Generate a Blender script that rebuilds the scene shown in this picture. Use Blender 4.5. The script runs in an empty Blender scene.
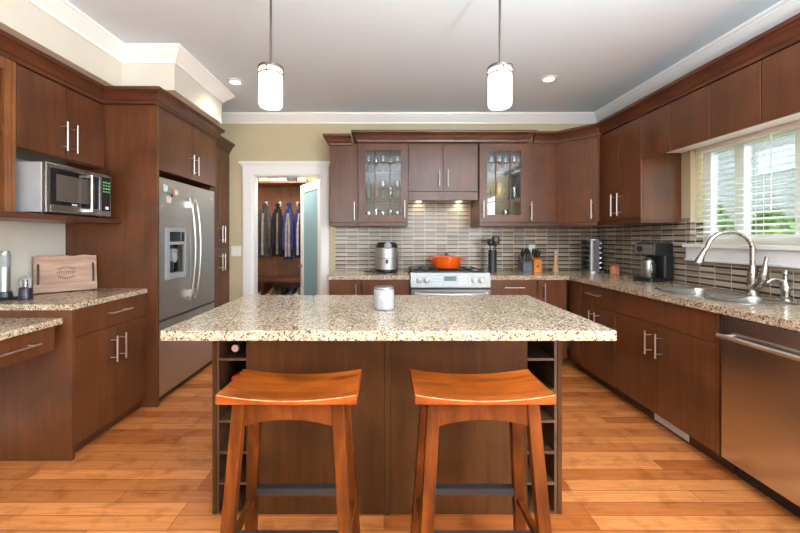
import bpy, bmesh, math, random
from mathutils import Vector, Matrix
random.seed(11)
PI = math.pi
SC = bpy.context.scene
COL = SC.collection

# ------------------------------------------------------------------ camera
EYE = 1.28
cd = bpy.data.cameras.new('camera'); cam = bpy.data.objects.new('camera', cd); COL.objects.link(cam)
cam.location = (0, 0, EYE); cam.rotation_euler = (PI / 2, 0, 0)
cd.sensor_width = 36; cd.lens = 36 * 360 / 800
cd.shift_x = 0.02; cd.shift_y = -0.0356; cd.clip_start = 0.05
SC.camera = cam
# ------------------------------------------------------------------ world, lights, exposure
w = bpy.data.worlds.new('overcast_sky'); SC.world = w; w.use_nodes = True
bg = w.node_tree.nodes['Background']
bg.inputs[0].default_value = (0.86, 0.93, 1.0, 1); bg.inputs[1].default_value = 6.5
SC.view_settings.view_transform = 'Standard'; SC.view_settings.look = 'None'
SC.view_settings.exposure = 0.44; SC.view_settings.gamma = 1.0
SC.view_settings.use_curve_mapping = False
SC.cycles.max_bounces = 10; SC.cycles.diffuse_bounces = 6; SC.cycles.transparent_max_bounces = 24
SC.cycles.caustics_reflective = False; SC.cycles.caustics_refractive = False
SC.cycles.sample_clamp_indirect = 6


def area(name, loc, rot, sx, sy, power, col=(1, 1, 1)):
    l = bpy.data.lights.new(name, 'AREA'); l.shape = 'RECTANGLE'; l.size = sx; l.size_y = sy
    l.energy = power; l.color = col
    o = bpy.data.objects.new(name, l); COL.objects.link(o); o.location = loc; o.rotation_euler = rot
    return o


def point(name, loc, power, col=(1, 1, 1), r=0.05):
    l = bpy.data.lights.new(name, 'POINT'); l.energy = power; l.color = col; l.shadow_soft_size = r
    o = bpy.data.objects.new(name, l); COL.objects.link(o); o.location = loc
    return o


def spot(name, loc, power, col, ang=2.2, r=0.05):
    l = bpy.data.lights.new(name, 'SPOT'); l.energy = power; l.color = col; l.shadow_soft_size = r
    l.spot_size = ang; l.spot_blend = 0.6
    o = bpy.data.objects.new(name, l); COL.objects.link(o); o.location = loc
    return o


WARM = (1.0, 0.82, 0.6)
# added fill from unseen rear and patio windows, plus daylight at the sink window
area('added_fill_rear_left', (-1.15, -2.74, 1.6), (PI / 2, 0, 0), 1.2, .9, 14, (0.84, 0.93, 1.0))
area('added_fill_rear_right', (1.15, -2.74, 1.6), (PI / 2, 0, 0), 1.2, .9, 14, (0.84, 0.93, 1.0))
area('added_fill_patio', (2.62, -1.3, 1.25), (0, PI / 2, 0), 2.1, 1.8, 140, (0.84, 0.93, 1.0))
area('daylight_sink_window', (4.3, 1.9, 4.3), (0, math.radians(36), 0), 3.0, 3.4, 1300, (0.88, 0.95, 1.0))


# ------------------------------------------------------------------ materials
def s2l(r, g, b):
    f = lambda c: (c / 255) / 12.92 if c / 255 <= 0.04045 else ((c / 255 + 0.055) / 1.055) ** 2.4
    return (f(r), f(g), f(b), 1)


def newmat(name):
    m = bpy.data.materials.new(name); m.use_nodes = True
    nt = m.node_tree
    return m, nt, nt.nodes['Principled BSDF']


def plain(name, col, rough=0.5, metal=0.0, spec=0.5, var=0.0, scale=20, emit=None, es=0, coat=0):
    m, nt, b = newmat(name)
    b.inputs['Base Color'].default_value = col
    b.inputs['Roughness'].default_value = rough; b.inputs['Metallic'].default_value = metal
    b.inputs['Specular IOR Level'].default_value = spec
    b.inputs['Coat Weight'].default_value = coat
    if var:
        t = nt.nodes.new('ShaderNodeTexCoord'); n = nt.nodes.new('ShaderNodeTexNoise')
        n.inputs['Scale'].default_value = scale; n.inputs['Detail'].default_value = 4
        nt.links.new(t.outputs['Object'], n.inputs['Vector'])
        r = ramp(nt, [(0.3, tuple(c * (1 - var) for c in col[:3]) + (1,)), (0.7, tuple(min(1, c * (1 + var)) for c in col[:3]) + (1,))])
        nt.links.new(n.outputs['Fac'], r.inputs[0]); nt.links.new(r.outputs[0], b.inputs['Base Color'])
    if emit:
        b.inputs['Emission Color'].default_value = emit; b.inputs['Emission Strength'].default_value = es
    return m


def ramp(nt, stops, const=False):
    r = nt.nodes.new('ShaderNodeValToRGB'); e = r.color_ramp.elements
    while len(e) > 1: e.remove(e[-1])
    e[0].position, e[0].color = stops[0]
    for p, c in stops[1:]:
        x = e.new(p); x.color = c
    if const: r.color_ramp.interpolation = 'CONSTANT'
    return r


def mth(nt, op, a, b=None):
    n = nt.nodes.new('ShaderNodeMath'); n.operation = op
    for i, v in enumerate((a, b)):
        if v is None: continue
        if isinstance(v, (int, float)): n.inputs[i].default_value = v
        else: nt.links.new(v, n.inputs[i])
    return n.outputs[0]


def mixc(nt, fac, a, b, mode='MIX'):
    n = nt.nodes.new('ShaderNodeMix'); n.data_type = 'RGBA'; n.blend_type = mode
    for i, v in ((0, fac), (6, a), (7, b)):
        if isinstance(v, (int, float)): n.inputs[i].default_value = v
        elif isinstance(v, tuple): n.inputs[i].default_value = v
        else: nt.links.new(v, n.inputs[i])
    return n.outputs[2]


def wood(name, dark, mid, light, stretch=(9, 9, 0.7), rough=0.35, spec=0.5, blotch=0.35, coat=0.0):
    m, nt, b = newmat(name)
    t = nt.nodes.new('ShaderNodeTexCoord'); mp = nt.nodes.new('ShaderNodeMapping')
    mp.inputs['Scale'].default_value = stretch
    nt.links.new(t.outputs['Object'], mp.inputs['Vector'])
    oi = nt.nodes.new('ShaderNodeObjectInfo')
    va = nt.nodes.new('ShaderNodeVectorMath'); va.operation = 'ADD'
    nt.links.new(mp.outputs[0], va.inputs[0])
    sc = mth(nt, 'MULTIPLY', oi.outputs['Random'], 37.0)
    nt.links.new(sc, va.inputs[1])
    n = nt.nodes.new('ShaderNodeTexNoise'); n.inputs['Scale'].default_value = 3.0
    n.inputs['Detail'].default_value = 8; n.inputs['Roughness'].default_value = 0.65; n.inputs['Distortion'].default_value = 0.6
    nt.links.new(va.outputs[0], n.inputs['Vector'])
    r = ramp(nt, [(0.28, dark), (0.5, mid), (0.74, light)])
    nt.links.new(n.outputs['Fac'], r.inputs[0])
    n2 = nt.nodes.new('ShaderNodeTexNoise'); n2.inputs['Scale'].default_value = 3.5; n2.inputs['Detail'].default_value = 2
    nt.links.new(t.outputs['Object'], n2.inputs['Vector'])
    r2 = ramp(nt, [(0.3, (1 - blotch, 1 - blotch, 1 - blotch, 1)), (0.7, (1 + blotch * .4,) * 3 + (1,))])
    nt.links.new(n2.outputs['Fac'], r2.inputs[0])
    c = mixc(nt, 1.0, r.outputs[0], r2.outputs[0], 'MULTIPLY')
    nt.links.new(c, b.inputs['Base Color'])
    b.inputs['Roughness'].default_value = rough; b.inputs['Specular IOR Level'].default_value = spec
    b.inputs['Coat Weight'].default_value = coat; b.inputs['Coat Roughness'].default_value = 0.15
    return m


def steel(name, col=(0.60, 0.585, 0.565, 1), rough=0.28, stretch=(1, 1, 120)):
    m, nt, b = newmat(name)
    b.inputs['Metallic'].default_value = 1.0; b.inputs['Base Color'].default_value = col
    t = nt.nodes.new('ShaderNodeTexCoord'); mp = nt.nodes.new('ShaderNodeMapping'); mp.inputs['Scale'].default_value = stretch
    n = nt.nodes.new('ShaderNodeTexNoise'); n.inputs['Scale'].default_value = 4; n.inputs['Detail'].default_value = 3
    nt.links.new(t.outputs['Object'], mp.inputs['Vector']); nt.links.new(mp.outputs[0], n.inputs['Vector'])
    r = ramp(nt, [(0.3, (rough - .05,) * 3 + (1,)), (0.7, (rough + .08,) * 3 + (1,))])
    nt.links.new(n.outputs['Fac'], r.inputs[0]); nt.links.new(r.outputs[0], b.inputs['Roughness'])
    return m


M = {}
M['wood'] = wood('walnut_stained_maple', s2l(82, 47, 26), s2l(97, 56, 31), s2l(111, 66, 38), rough=0.30, blotch=.32)
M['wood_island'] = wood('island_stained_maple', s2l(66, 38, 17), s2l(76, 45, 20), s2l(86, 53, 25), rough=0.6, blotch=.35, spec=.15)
M['wood_edge'] = wood('stained_cornice_maple', s2l(62, 33, 20), s2l(86, 48, 30), s2l(104, 62, 40), stretch=(1.2, 1.2, 14), rough=0.33)
M['wood_inside'] = wood('cabinet_interior_maple', s2l(108, 62, 30), s2l(132, 80, 42), s2l(150, 98, 56), rough=0.5)
M['closet_wood'] = wood('closet_panel_maple', s2l(104, 62, 40), s2l(128, 80, 54), s2l(148, 98, 68), rough=0.5)
M['dark'] = plain('dark_recess', (0.012, 0.01, 0.009, 1), 0.7)
M['rack_dark'] = wood('rack_stained_maple', s2l(58, 36, 22), s2l(80, 52, 32), s2l(98, 66, 42), rough=0.5)
M['stool'] = wood('chestnut_stool_wood', s2l(88, 34, 8), s2l(146, 68, 18), s2l(186, 98, 32), stretch=(1.2, 7, 4), rough=0.3, blotch=0.5, coat=0.15, spec=.3)
M['stool_leg'] = wood('dark_chestnut_stool_wood', s2l(58, 25, 6), s2l(94, 44, 11), s2l(126, 65, 20), stretch=(5, 5, 1.0), rough=0.3, blotch=0.5, coat=0.0, spec=.2)
M['white'] = plain('white_gloss_paint', s2l(240, 240, 240), 0.35)
M['ceil'] = plain('ceiling_paint', s2l(216, 231, 244), 0.9)
M['wall'] = plain('tan_wall_paint', s2l(194, 181, 150), 0.85, var=0.02, scale=6)
M['wall_l'] = plain('cream_wall_paint', s2l(210, 207, 196), 0.85, var=0.02, scale=6)
M['steel'] = steel('brushed_stainless', (0.40, 0.39, 0.375, 1))
M['steel_v'] = steel('brushed_stainless_vertical', (0.50, 0.495, 0.49, 1), 0.44, (120, 120, 1))
M['steel_dark'] = plain('brushed_stainless_dishwasher', (0.60, 0.585, 0.57, 1), 0.2, 1.0)
M['steel_range'] = plain('brushed_stainless_range', (0.22, 0.217, 0.213, 1), 0.38, 1.0)
M['nickel'] = steel('brushed_nickel', (0.46, 0.43, 0.40, 1), 0.26, (5, 5, 5))
M['chrome'] = plain('bright_steel_bar', (0.66, 0.64, 0.61, 1), 0.32, 1.0)
M['grey_plastic'] = plain('grey_plastic', s2l(150, 153, 156), 0.4, var=.05)
M['black'] = plain('black_plastic', (0.012, 0.012, 0.013, 1), 0.35)
M['black_gloss'] = plain('black_glass', (0.01, 0.01, 0.012, 1), 0.08)
M['iron'] = plain('black_iron', (0.02, 0.02, 0.021, 1), 0.45)
M['orange'] = plain('orange_enamel', s2l(240, 92, 12), 0.18, var=.06, scale=9, coat=.5)
M['white_plastic'] = plain('white_plastic', s2l(236, 234, 228), 0.4)
M['marble'] = plain('white_marble_ceramic', s2l(160, 161, 162), 0.4, var=0.1, scale=28)
M['bronze'] = plain('pendant_bronze', (0.16, 0.13, 0.11, 1), 0.35, 0.9)
M['lampglass'] = plain('lit_opal_glass', (1, 1, 1, 1), 0.3, emit=(1, 0.93, 0.82, 1), es=5)
M['lamp_disc'] = plain('lit_lamp_lens', (1, 1, 1, 1), 0.3, emit=(1, 0.9, 0.75, 1), es=12)
M['light_wood'] = wood('light_beech', s2l(196, 150, 100), s2l(214, 172, 124), s2l(228, 192, 150), rough=.5)
M['board'] = wood('walnut_board', s2l(140, 98, 76), s2l(172, 130, 104), s2l(196, 156, 126), stretch=(1.2, 6, 9), rough=.5)
M['block_wood'] = wood('knife_block_wood', s2l(190, 98, 30), s2l(216, 126, 46), s2l(232, 150, 66), rough=.4)
M['brand'] = plain('burnt_mark', s2l(84, 52, 40), 0.8)
M['greyblock'] = plain('slate_grey_block', s2l(96, 100, 104), 0.5, var=.05)
M['leaf'] = plain('garden_leaves', s2l(110, 150, 66), 0.6, var=0.4, scale=3)
M['bark'] = plain('bark', s2l(90, 72, 56), 0.9, var=.2)
M['siding'] = plain('grey_siding', s2l(168, 170, 174), 0.8, var=.06)
M['grass'] = plain('lawn', s2l(110, 140, 70), 0.95, var=.3)
M['red_foil'] = plain('red_foil', s2l(176, 24, 28), 0.35)
M['silver_foil'] = plain('silver_foil', (0.45, 0.45, 0.45, 1), 0.3, 0.9)
M['bottle'] = plain('dark_bottle_glass', (0.01, 0.015, 0.01, 1), 0.1)
M['amber'] = plain('amber_spirit_bottle', s2l(120, 64, 20), 0.12)
M['green_bottle'] = plain('green_bottle_glass', s2l(30, 52, 30), 0.12)
M['display'] = plain('lcd_display', s2l(70, 92, 90), 0.3)
M['lcd_green'] = plain('green_lcd_digits', s2l(120, 190, 120), 0.4, emit=s2l(120, 210, 120), es=0.12)
M['knobface'] = plain('knob_satin', (0.55, 0.55, 0.54, 1), 0.3, 0.8)
M['panel_grey'] = plain('control_panel_grey', s2l(150, 156, 160), 0.35, 0.3)


def cloth(name, col):
    return plain(name, col, 0.9, var=0.25, scale=14, spec=.2)


def thin_glass(name, tint=(0.95, 0.98, 0.97, 1), refl=0.12, rough=0.02):
    m = bpy.data.materials.new(name); m.use_nodes = True; nt = m.node_tree; nt.nodes.clear()
    o = nt.nodes.new('ShaderNodeOutputMaterial'); tr = nt.nodes.new('ShaderNodeBsdfTransparent'); gl = nt.nodes.new('ShaderNodeBsdfGlossy')
    tr.inputs[0].default_value = tint; gl.inputs['Roughness'].default_value = rough
    lw = nt.nodes.new('ShaderNodeLayerWeight'); lw.inputs['Blend'].default_value = 0.35
    f = mth(nt, 'ADD', mth(nt, 'MULTIPLY', lw.outputs['Fresnel'], 0.8), refl)
    mx = nt.nodes.new('ShaderNodeMixShader')
    nt.links.new(f, mx.inputs[0]); nt.links.new(tr.outputs[0], mx.inputs[1]); nt.links.new(gl.outputs[0], mx.inputs[2])
    nt.links.new(mx.outputs[0], o.inputs[0])
    return m


M['glass'] = thin_glass('clear_pane', refl=0.04)
M['cabglass'] = thin_glass('cabinet_pane', refl=0.02)
M['glassware'] = thin_glass('drinking_glass', (0.90, 0.94, 0.95, 1), 0.22, 0.05)


def frosted():
    m = bpy.data.materials.new('frosted_glass'); m.use_nodes = True; nt = m.node_tree; nt.nodes.clear()
    o = nt.nodes.new('ShaderNodeOutputMaterial'); d = nt.nodes.new('ShaderNodeBsdfDiffuse'); t = nt.nodes.new('ShaderNodeBsdfTranslucent')
    g = nt.nodes.new('ShaderNodeBsdfGlossy'); g.inputs['Roughness'].default_value = .25
    c = s2l(176, 212, 226); d.inputs[0].default_value = c; t.inputs[0].default_value = c
    a = nt.nodes.new('ShaderNodeMixShader'); b = nt.nodes.new('ShaderNodeMixShader')
    a.inputs[0].default_value = .45; b.inputs[0].default_value = .08
    nt.links.new(d.outputs[0], a.inputs[1]); nt.links.new(t.outputs[0], a.inputs[2])
    nt.links.new(a.outputs[0], b.inputs[1]); nt.links.new(g.outputs[0], b.inputs[2]); nt.links.new(b.outputs[0], o.inputs[0])
    return m


M['frosted'] = frosted()


def slat_mat():
    m = bpy.data.materials.new('white_blind_slats'); m.use_nodes = True; nt = m.node_tree; nt.nodes.clear()
    o = nt.nodes.new('ShaderNodeOutputMaterial'); d = nt.nodes.new('ShaderNodeBsdfDiffuse'); t = nt.nodes.new('ShaderNodeBsdfTranslucent')
    d.inputs[0].default_value = (.92, .92, .90, 1); t.inputs[0].default_value = (.86, .87, .84, 1)
    a = nt.nodes.new('ShaderNodeMixShader'); a.inputs[0].default_value = .5
    nt.links.new(d.outputs[0], a.inputs[1]); nt.links.new(t.outputs[0], a.inputs[2]); nt.links.new(a.outputs[0], o.inputs[0])
    return m


M['slat'] = slat_mat()


def granite():
    m, nt, b = newmat('speckled_granite')
    t = nt.nodes.new('ShaderNodeTexCoord')
    n = nt.nodes.new('ShaderNodeTexNoise'); n.inputs['Scale'].default_value = 60; n.inputs['Detail'].default_value = 5; n.inputs['Roughness'].default_value = .7
    v = nt.nodes.new('ShaderNodeTexVoronoi'); v.inputs['Scale'].default_value = 190
    v2 = nt.nodes.new('ShaderNodeTexVoronoi'); v2.inputs['Scale'].default_value = 150
    n2 = nt.nodes.new('ShaderNodeTexNoise'); n2.inputs['Scale'].default_value = 7; n2.inputs['Detail'].default_value = 3
    for x in (n, v, v2, n2): nt.links.new(t.outputs['Object'], x.inputs['Vector'])
    r = ramp(nt, [(0.30, s2l(150, 126, 98)), (0.44, s2l(178, 156, 128)), (0.56, s2l(194, 176, 152)), (0.70, s2l(206, 196, 182))])
    nt.links.new(n.outputs['Fac'], r.inputs[0])
    sep = nt.nodes.new('ShaderNodeSeparateColor'); nt.links.new(v.outputs['Color'], sep.inputs[0])
    dk = mth(nt, 'GREATER_THAN', sep.outputs[0], 0.84)
    c = mixc(nt, mth(nt, 'MULTIPLY', dk, 0.75), r.outputs[0], s2l(104, 84, 68))
    sep2 = nt.nodes.new('ShaderNodeSeparateColor'); nt.links.new(v2.outputs['Color'], sep2.inputs[0])
    bk = mth(nt, 'GREATER_THAN', sep2.outputs[1], 0.86)
    c = mixc(nt, mth(nt, 'MULTIPLY', bk, 0.88), c, s2l(46, 42, 42))
    wt = mth(nt, 'GREATER_THAN', sep2.outputs[2], 0.86)
    c = mixc(nt, mth(nt, 'MULTIPLY', wt, 0.6), c, s2l(240, 234, 224))
    r2 = ramp(nt, [(0.35, (0.9, 0.87, 0.82, 1)), (0.65, (1.05, 1.04, 1.03, 1))]); nt.links.new(n2.outputs['Fac'], r2.inputs[0])
    c = mixc(nt, 1.0, c, r2.outputs[0], 'MULTIPLY')
    nt.links.new(c, b.inputs['Base Color'])
    b.inputs['Roughness'].default_value = 0.14
    return m


M['granite'] = granite()


def tile():
    m, nt, b = newmat('linear_mosaic_tile')
    g = nt.nodes.new('ShaderNodeNewGeometry'); s = nt.nodes.new('ShaderNodeSeparateXYZ'); nt.links.new(g.outputs['Position'], s.inputs[0])
    u = mth(nt, 'ADD', s.outputs[0], s.outputs[1])
    uu = mth(nt, 'DIVIDE', u, 0.128); vv = mth(nt, 'DIVIDE', s.outputs[2], 0.0235)
    cu = mth(nt, 'FLOOR', uu); rv = mth(nt, 'FLOOR', vv)
    fu = mth(nt, 'FRACT', uu); fv = mth(nt, 'FRACT', vv)
    cb = nt.nodes.new('ShaderNodeCombineXYZ'); nt.links.new(cu, cb.inputs[0]); nt.links.new(rv, cb.inputs[1])
    wn = nt.nodes.new('ShaderNodeTexWhiteNoise'); wn.noise_dimensions = '2D'; nt.links.new(cb.outputs[0], wn.inputs['Vector'])
    light = ramp(nt, [(0, s2l(172, 155, 132)), (.3, s2l(155, 138, 118)), (.55, s2l(184, 170, 150)), (.8, s2l(140, 127, 112))], True)
    dark = ramp(nt, [(0, s2l(56, 41, 35)), (.35, s2l(78, 62, 52)), (.6, s2l(48, 42, 40)), (.85, s2l(104, 88, 74))], True)
    for x in (light, dark): nt.links.new(wn.outputs['Value'], x.inputs[0])
    par = mth(nt, 'MODULO', mth(nt, 'ADD', rv, 1000), 2)
    # dark strips are the thinner of each pair
    c = mixc(nt, par, light.outputs[0], dark.outputs[0])
    thin = mth(nt, 'MULTIPLY', par, mth(nt, 'GREATER_THAN', fv, 0.64))
    c = mixc(nt, thin, c, light.outputs[0])
    gr = mth(nt, 'MAXIMUM', mth(nt, 'LESS_THAN', fu, 0.032), mth(nt, 'MULTIPLY', mth(nt, 'LESS_THAN', fv, 0.07), 0.6))
    c = mixc(nt, gr, c, s2l(200, 192, 182))
    nt.links.new(c, b.inputs['Base Color'])
    b.inputs['Roughness'].default_value = 0.22
    return m


M['tile'] = tile()


def floor_mat():
    m, nt, b = newmat('oak_strip_floor')
    t = nt.nodes.new('ShaderNodeTexCoord')
    br = nt.nodes.new('ShaderNodeTexBrick'); br.offset = 0.37; br.offset_frequency = 3; br.squash = 1
    br.inputs['Scale'].default_value = 1; br.inputs['Brick Width'].default_value = 0.95; br.inputs['Row Height'].default_value = 0.083
    br.inputs['Mortar Size'].default_value = 0.0016; br.inputs['Mortar Smooth'].default_value = 0.2; br.inputs['Bias'].default_value = 0
    br.inputs['Color1'].default_value = s2l(176, 98, 46); br.inputs['Color2'].default_value = s2l(232, 150, 86)
    br.inputs['Mortar'].default_value = s2l(130, 72, 36)
    nt.links.new(t.outputs['Object'], br.inputs['Vector'])
    mp = nt.nodes.new('ShaderNodeMapping'); mp.inputs['Scale'].default_value = (1.6, 22, 1)
    nt.links.new(t.outputs['Object'], mp.inputs['Vector'])
    n = nt.nodes.new('ShaderNodeTexNoise'); n.inputs['Scale'].default_value = 2.2; n.inputs['Detail'].default_value = 7; n.inputs['Distortion'].default_value = .8
    nt.links.new(mp.outputs[0], n.inputs['Vector'])
    r = ramp(nt, [(0.3, (0.8, 0.76, 0.72, 1)), (0.5, (0.98, 0.97, 0.96, 1)), (0.72, (1.10, 1.09, 1.07, 1))]); nt.links.new(n.outputs['Fac'], r.inputs[0])
    c = mixc(nt, 1.0, br.outputs['Color'], r.outputs[0], 'MULTIPLY')
    n3 = nt.nodes.new('ShaderNodeTexNoise'); n3.inputs['Scale'].default_value = 9; n3.inputs['Detail'].default_value = 4
    nt.links.new(t.outputs['Object'], n3.inputs['Vector'])
    r3 = ramp(nt, [(0.34, (0.7, 0.62, 0.55, 1)), (0.48, (1, 1, 1, 1))]); nt.links.new(n3.outputs['Fac'], r3.inputs[0])
    c = mixc(nt, .7, c, mixc(nt, 1.0, c, r3.outputs[0], 'MULTIPLY'))
    nt.links.new(c, b.inputs['Base Color'])
    b.inputs['Roughness'].default_value = 0.2
    bp = nt.nodes.new('ShaderNodeBump'); bp.inputs['Strength'].default_value = .15; bp.inputs['Distance'].default_value = .002
    nt.links.new(br.outputs['Fac'], bp.inputs['Height']); bp.invert = True
    nt.links.new(bp.outputs[0], b.inputs['Normal'])
    return m


M['floor'] = floor_mat()


# ------------------------------------------------------------------ mesh helpers
class MB:
    def __init__(s): s.bm = bmesh.new()

    def box(s, x0, x1, y0, y1, z0, z1):
        v = [s.bm.verts.new(p) for p in ((x0, y0, z0), (x1, y0, z0), (x1, y1, z0), (x0, y1, z0), (x0, y0, z1), (x1, y0, z1), (x1, y1, z1), (x0, y1, z1))]
        for f in ((3, 2, 1, 0), (4, 5, 6, 7), (0, 1, 5, 4), (1, 2, 6, 5), (2, 3, 7, 6), (3, 0, 4, 7)): s.bm.faces.new([v[i] for i in f])
        return s

    def hexa(s, pts):
        v = [s.bm.verts.new(p) for p in pts]
        for f in ((3, 2, 1, 0), (4, 5, 6, 7), (0, 1, 5, 4), (1, 2, 6, 5), (2, 3, 7, 6), (3, 0, 4, 7)): s.bm.faces.new([v[i] for i in f])
        return s

    def prism(s, poly, z0, z1):
        n = len(poly)
        a = [s.bm.verts.new((x, y, z0)) for x, y in poly]; b = [s.bm.verts.new((x, y, z1)) for x, y in poly]
        s.bm.faces.new(a[::-1]); s.bm.faces.new(b)
        for i in range(n): s.bm.faces.new((a[i], a[(i + 1) % n], b[(i + 1) % n], b[i]))
        return s

    def loft(s, rings, cap=True):
        R = [[s.bm.verts.new(p) for p in r] for r in rings]
        n = len(R[0])
        for a, b in zip(R, R[1:]):
            for i in range(n): s.bm.faces.new((a[i], a[(i + 1) % n], b[(i + 1) % n], b[i]))
        if cap:
            s.bm.faces.new(R[0][::-1]); s.bm.faces.new(R[-1])
        return s

    def tube(s, pts, r, n=10):
        pts = [Vector(p) for p in pts]; rs = r if isinstance(r, (list, tuple)) else [r] * len(pts)
        rings = []; up = None
        for i, p in enumerate(pts):
            d = (pts[min(i + 1, len(pts) - 1)] - pts[max(i - 1, 0)]).normalized()
            if up is None: up = Vector((0, 0, 1)) if abs(d.z) < .9 else Vector((1, 0, 0))
            u = d.cross(up).normalized(); v = u.cross(d).normalized(); up = v
            rings.append([p + (u * math.cos(2 * PI * k / n) + v * math.sin(2 * PI * k / n)) * rs[i] for k in range(n)])
        return s.loft(rings)

    def lathe(s, prof, c=(0, 0, 0), n=24, axis='z'):
        rings = []
        for r, z in prof:
            r = max(r, 0.0004); ring = []
            for k in range(n):
                a = 2 * PI * k / n; p = (r * math.cos(a), r * math.sin(a), z)
                if axis == 'y': p = (p[0], z, -p[1])
                if axis == 'x': p = (z, p[1], -p[0])
                ring.append((p[0] + c[0], p[1] + c[1], p[2] + c[2]))
            rings.append(ring)
        return s.loft(rings)

    def sphere(s, c, rx, ry=None, rz=None, n=14):
        ry = ry or rx; rz = rz or rx
        rings = []
        for j in range(1, n):
            t = PI * j / n
            rings.append([(c[0] + rx * math.sin(t) * math.cos(2 * PI * k / n), c[1] + ry * math.sin(t) * math.sin(2 * PI * k / n), c[2] - rz * math.cos(t)) for k in range(n)])
        return s.loft(rings)

    def xf(s, m):
        bmesh.ops.transform(s.bm, matrix=m, verts=s.bm.verts); return s


def link(name, mb, mat, parent=None, smooth=False, bevel=0.0, seg=2, sub=0):
    me = bpy.data.meshes.new(name)
    bmesh.ops.recalc_face_normals(mb.bm, faces=mb.bm.faces)
    mb.bm.to_mesh(me); mb.bm.free()
    me.materials.append(M[mat] if isinstance(mat, str) else mat)
    if smooth:
        for p in me.polygons: p.use_smooth = True
        me.set_sharp_from_angle(angle=math.radians(38))
    o = bpy.data.objects.new(name, me); COL.objects.link(o)
    if parent: o.parent = parent
    if bevel:
        b = o.modifiers.new('bevel', 'BEVEL'); b.width = bevel; b.segments = seg; b.limit_method = 'ANGLE'; b.angle_limit = math.radians(40)
        b.harden_normals = False
    if sub:
        b = o.modifiers.new('sub', 'SUBSURF'); b.levels = sub; b.render_levels = sub
    return o


def tag(o, label, cat, group=None):
    o['label'] = label; o['category'] = cat
    if group: o['group'] = group
    return o


def thing(name, label, cat, loc=(0, 0, 0), rz=0, group=None):
    o = bpy.data.objects.new(name, None); COL.objects.link(o); o.location = loc; o.rotation_euler = (0, 0, rz)
    o.empty_display_size = .05
    return tag(o, label, cat, group)


def struct(name, mb, mat, parent=None, **k):
    o = link(name, mb, mat, parent, **k)
    if not parent: o['kind'] = 'structure'
    return o


def dup(root, loc, rz, label, group=None):
    r = root.copy(); COL.objects.link(r); r.location = loc; r.rotation_euler = (0, 0, rz); r['label'] = label
    if group: r['group'] = group
    for ch in list(root.children):
        c = ch.copy(); COL.objects.link(c); c.parent = r
        for g in list(ch.children):
            d = g.copy(); COL.objects.link(d); d.parent = c
    return r


def at(root):  # a world-space point in the root's own (unrotated) coordinates
    L = Vector(root.location)
    return lambda mb: mb.xf(Matrix.Translation(-L))


def sweep(mb, path, prof):
    n = len(path); P = [Vector((x, y)) for x, y in path]; rings = []
    for i in range(n):
        ds = []
        if i > 0: ds.append((P[i] - P[i - 1]).normalized())
        if i < n - 1: ds.append((P[i + 1] - P[i]).normalized())
        ns = [Vector((d.y, -d.x)) for d in ds]
        if len(ns) == 1: nn = ns[0]
        else:
            nn = (ns[0] + ns[1]); nn = nn / max(1e-6, nn.length); nn = nn / max(.2, nn.dot(ns[0]))
        rings.append([(P[i].x + nn.x * o, P[i].y + nn.y * o, z) for o, z in prof])
    mb.loft(rings); return mb


# ------------------------------------------------------------------ room constants
WL, WR, WB, CZ, RY = -2.41, 2.46, 4.15, 2.70, -2.60
# floor, ceiling
struct('floor', MB().box(WL - .14, WR + .14, RY - .14, WB + 1.6, -0.1, 0.0), 'floor')
struct('ceiling', MB().box(WL - .14, WR + .14, RY - .14, WB + .12, CZ, CZ + .1), 'ceil')
# left wall with the boxed soffit over the cabinets
b = MB(); b.box(WL - .14, WL, RY, WB, 0, CZ)
b.box(WL, -1.98, RY, 2.715, 2.396, CZ - .001); b.box(WL, -1.58, 2.715, 3.51, 2.396, CZ - .001)
struct('wall_left', b, 'wall_l')
# back wall with door opening
DX0, DX1, DZ = -1.508, -0.725, 2.006
b = MB(); b.box(WL - .14, DX0, WB, WB + .12, 0, CZ); b.box(DX1, WR + .14, WB, WB + .12, 0, CZ); b.box(DX0, DX1, WB, WB + .12, DZ, CZ)
struct('wall_back', b, 'wall')
# right wall with window opening
WY0, WY1, WZ0, WZ1 = 1.05, 2.89, 1.235, 2.0
b = MB(); b.box(WR, WR + .14, -.4, WY0, 0, CZ); b.box(WR, WR + .14, RY, -2.2, 0, CZ); b.box(WR, WR + .14, -2.2, -.4, 0, .2); b.box(WR, WR + .14, -2.2, -.4, 2.3, CZ); b.box(WR, WR + .14, WY1, WB, 0, CZ)
b.box(WR, WR + .14, WY0, WY1, 0, WZ0); b.box(WR, WR + .14, WY0, WY1, WZ1, CZ)
struct('wall_right', b, 'wall')
# rear wall (behind the camera) with two window openings added for fill light
b = MB(); b.box(WL - .14, -1.8, RY - .12, RY, 0, CZ); b.box(-.5, .5, RY - .12, RY, 0, CZ); b.box(1.8, WR + .14, RY - .12, RY, 0, CZ)
for x0, x1 in ((-1.8, -.5), (.5, 1.8)): b.box(x0, x1, RY - .12, RY, 0, 1.1); b.box(x0, x1, RY - .12, RY, 2.1, CZ)
struct('wall_rear', b, 'wall_l')
for i, (x0, x1) in enumerate(((-1.8, -.5), (.5, 1.8))):
    o = bpy.data.objects.new('window_%d' % (i + 2), None); COL.objects.link(o); o['kind'] = 'structure'; o.location = ((x0 + x1) / 2, RY - .06, 1.1)  # unseen windows added to light the room from behind
    b = MB(); c = (x0 + x1) / 2
    for a0, a1, z0, z1 in ((x0, x0 + .06, 1.1, 2.1), (x1 - .06, x1, 1.1, 2.1), (x0 + .06, x1 - .06, 1.1, 1.16), (x0 + .06, x1 - .06, 2.04, 2.1), (c - .03, c + .03, 1.16, 2.04)):
        b.box(a0, a1, RY - .09, RY - .03, z0, z1)
    link('window_frame', at(o)(b), 'white', o, bevel=.003)

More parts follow.
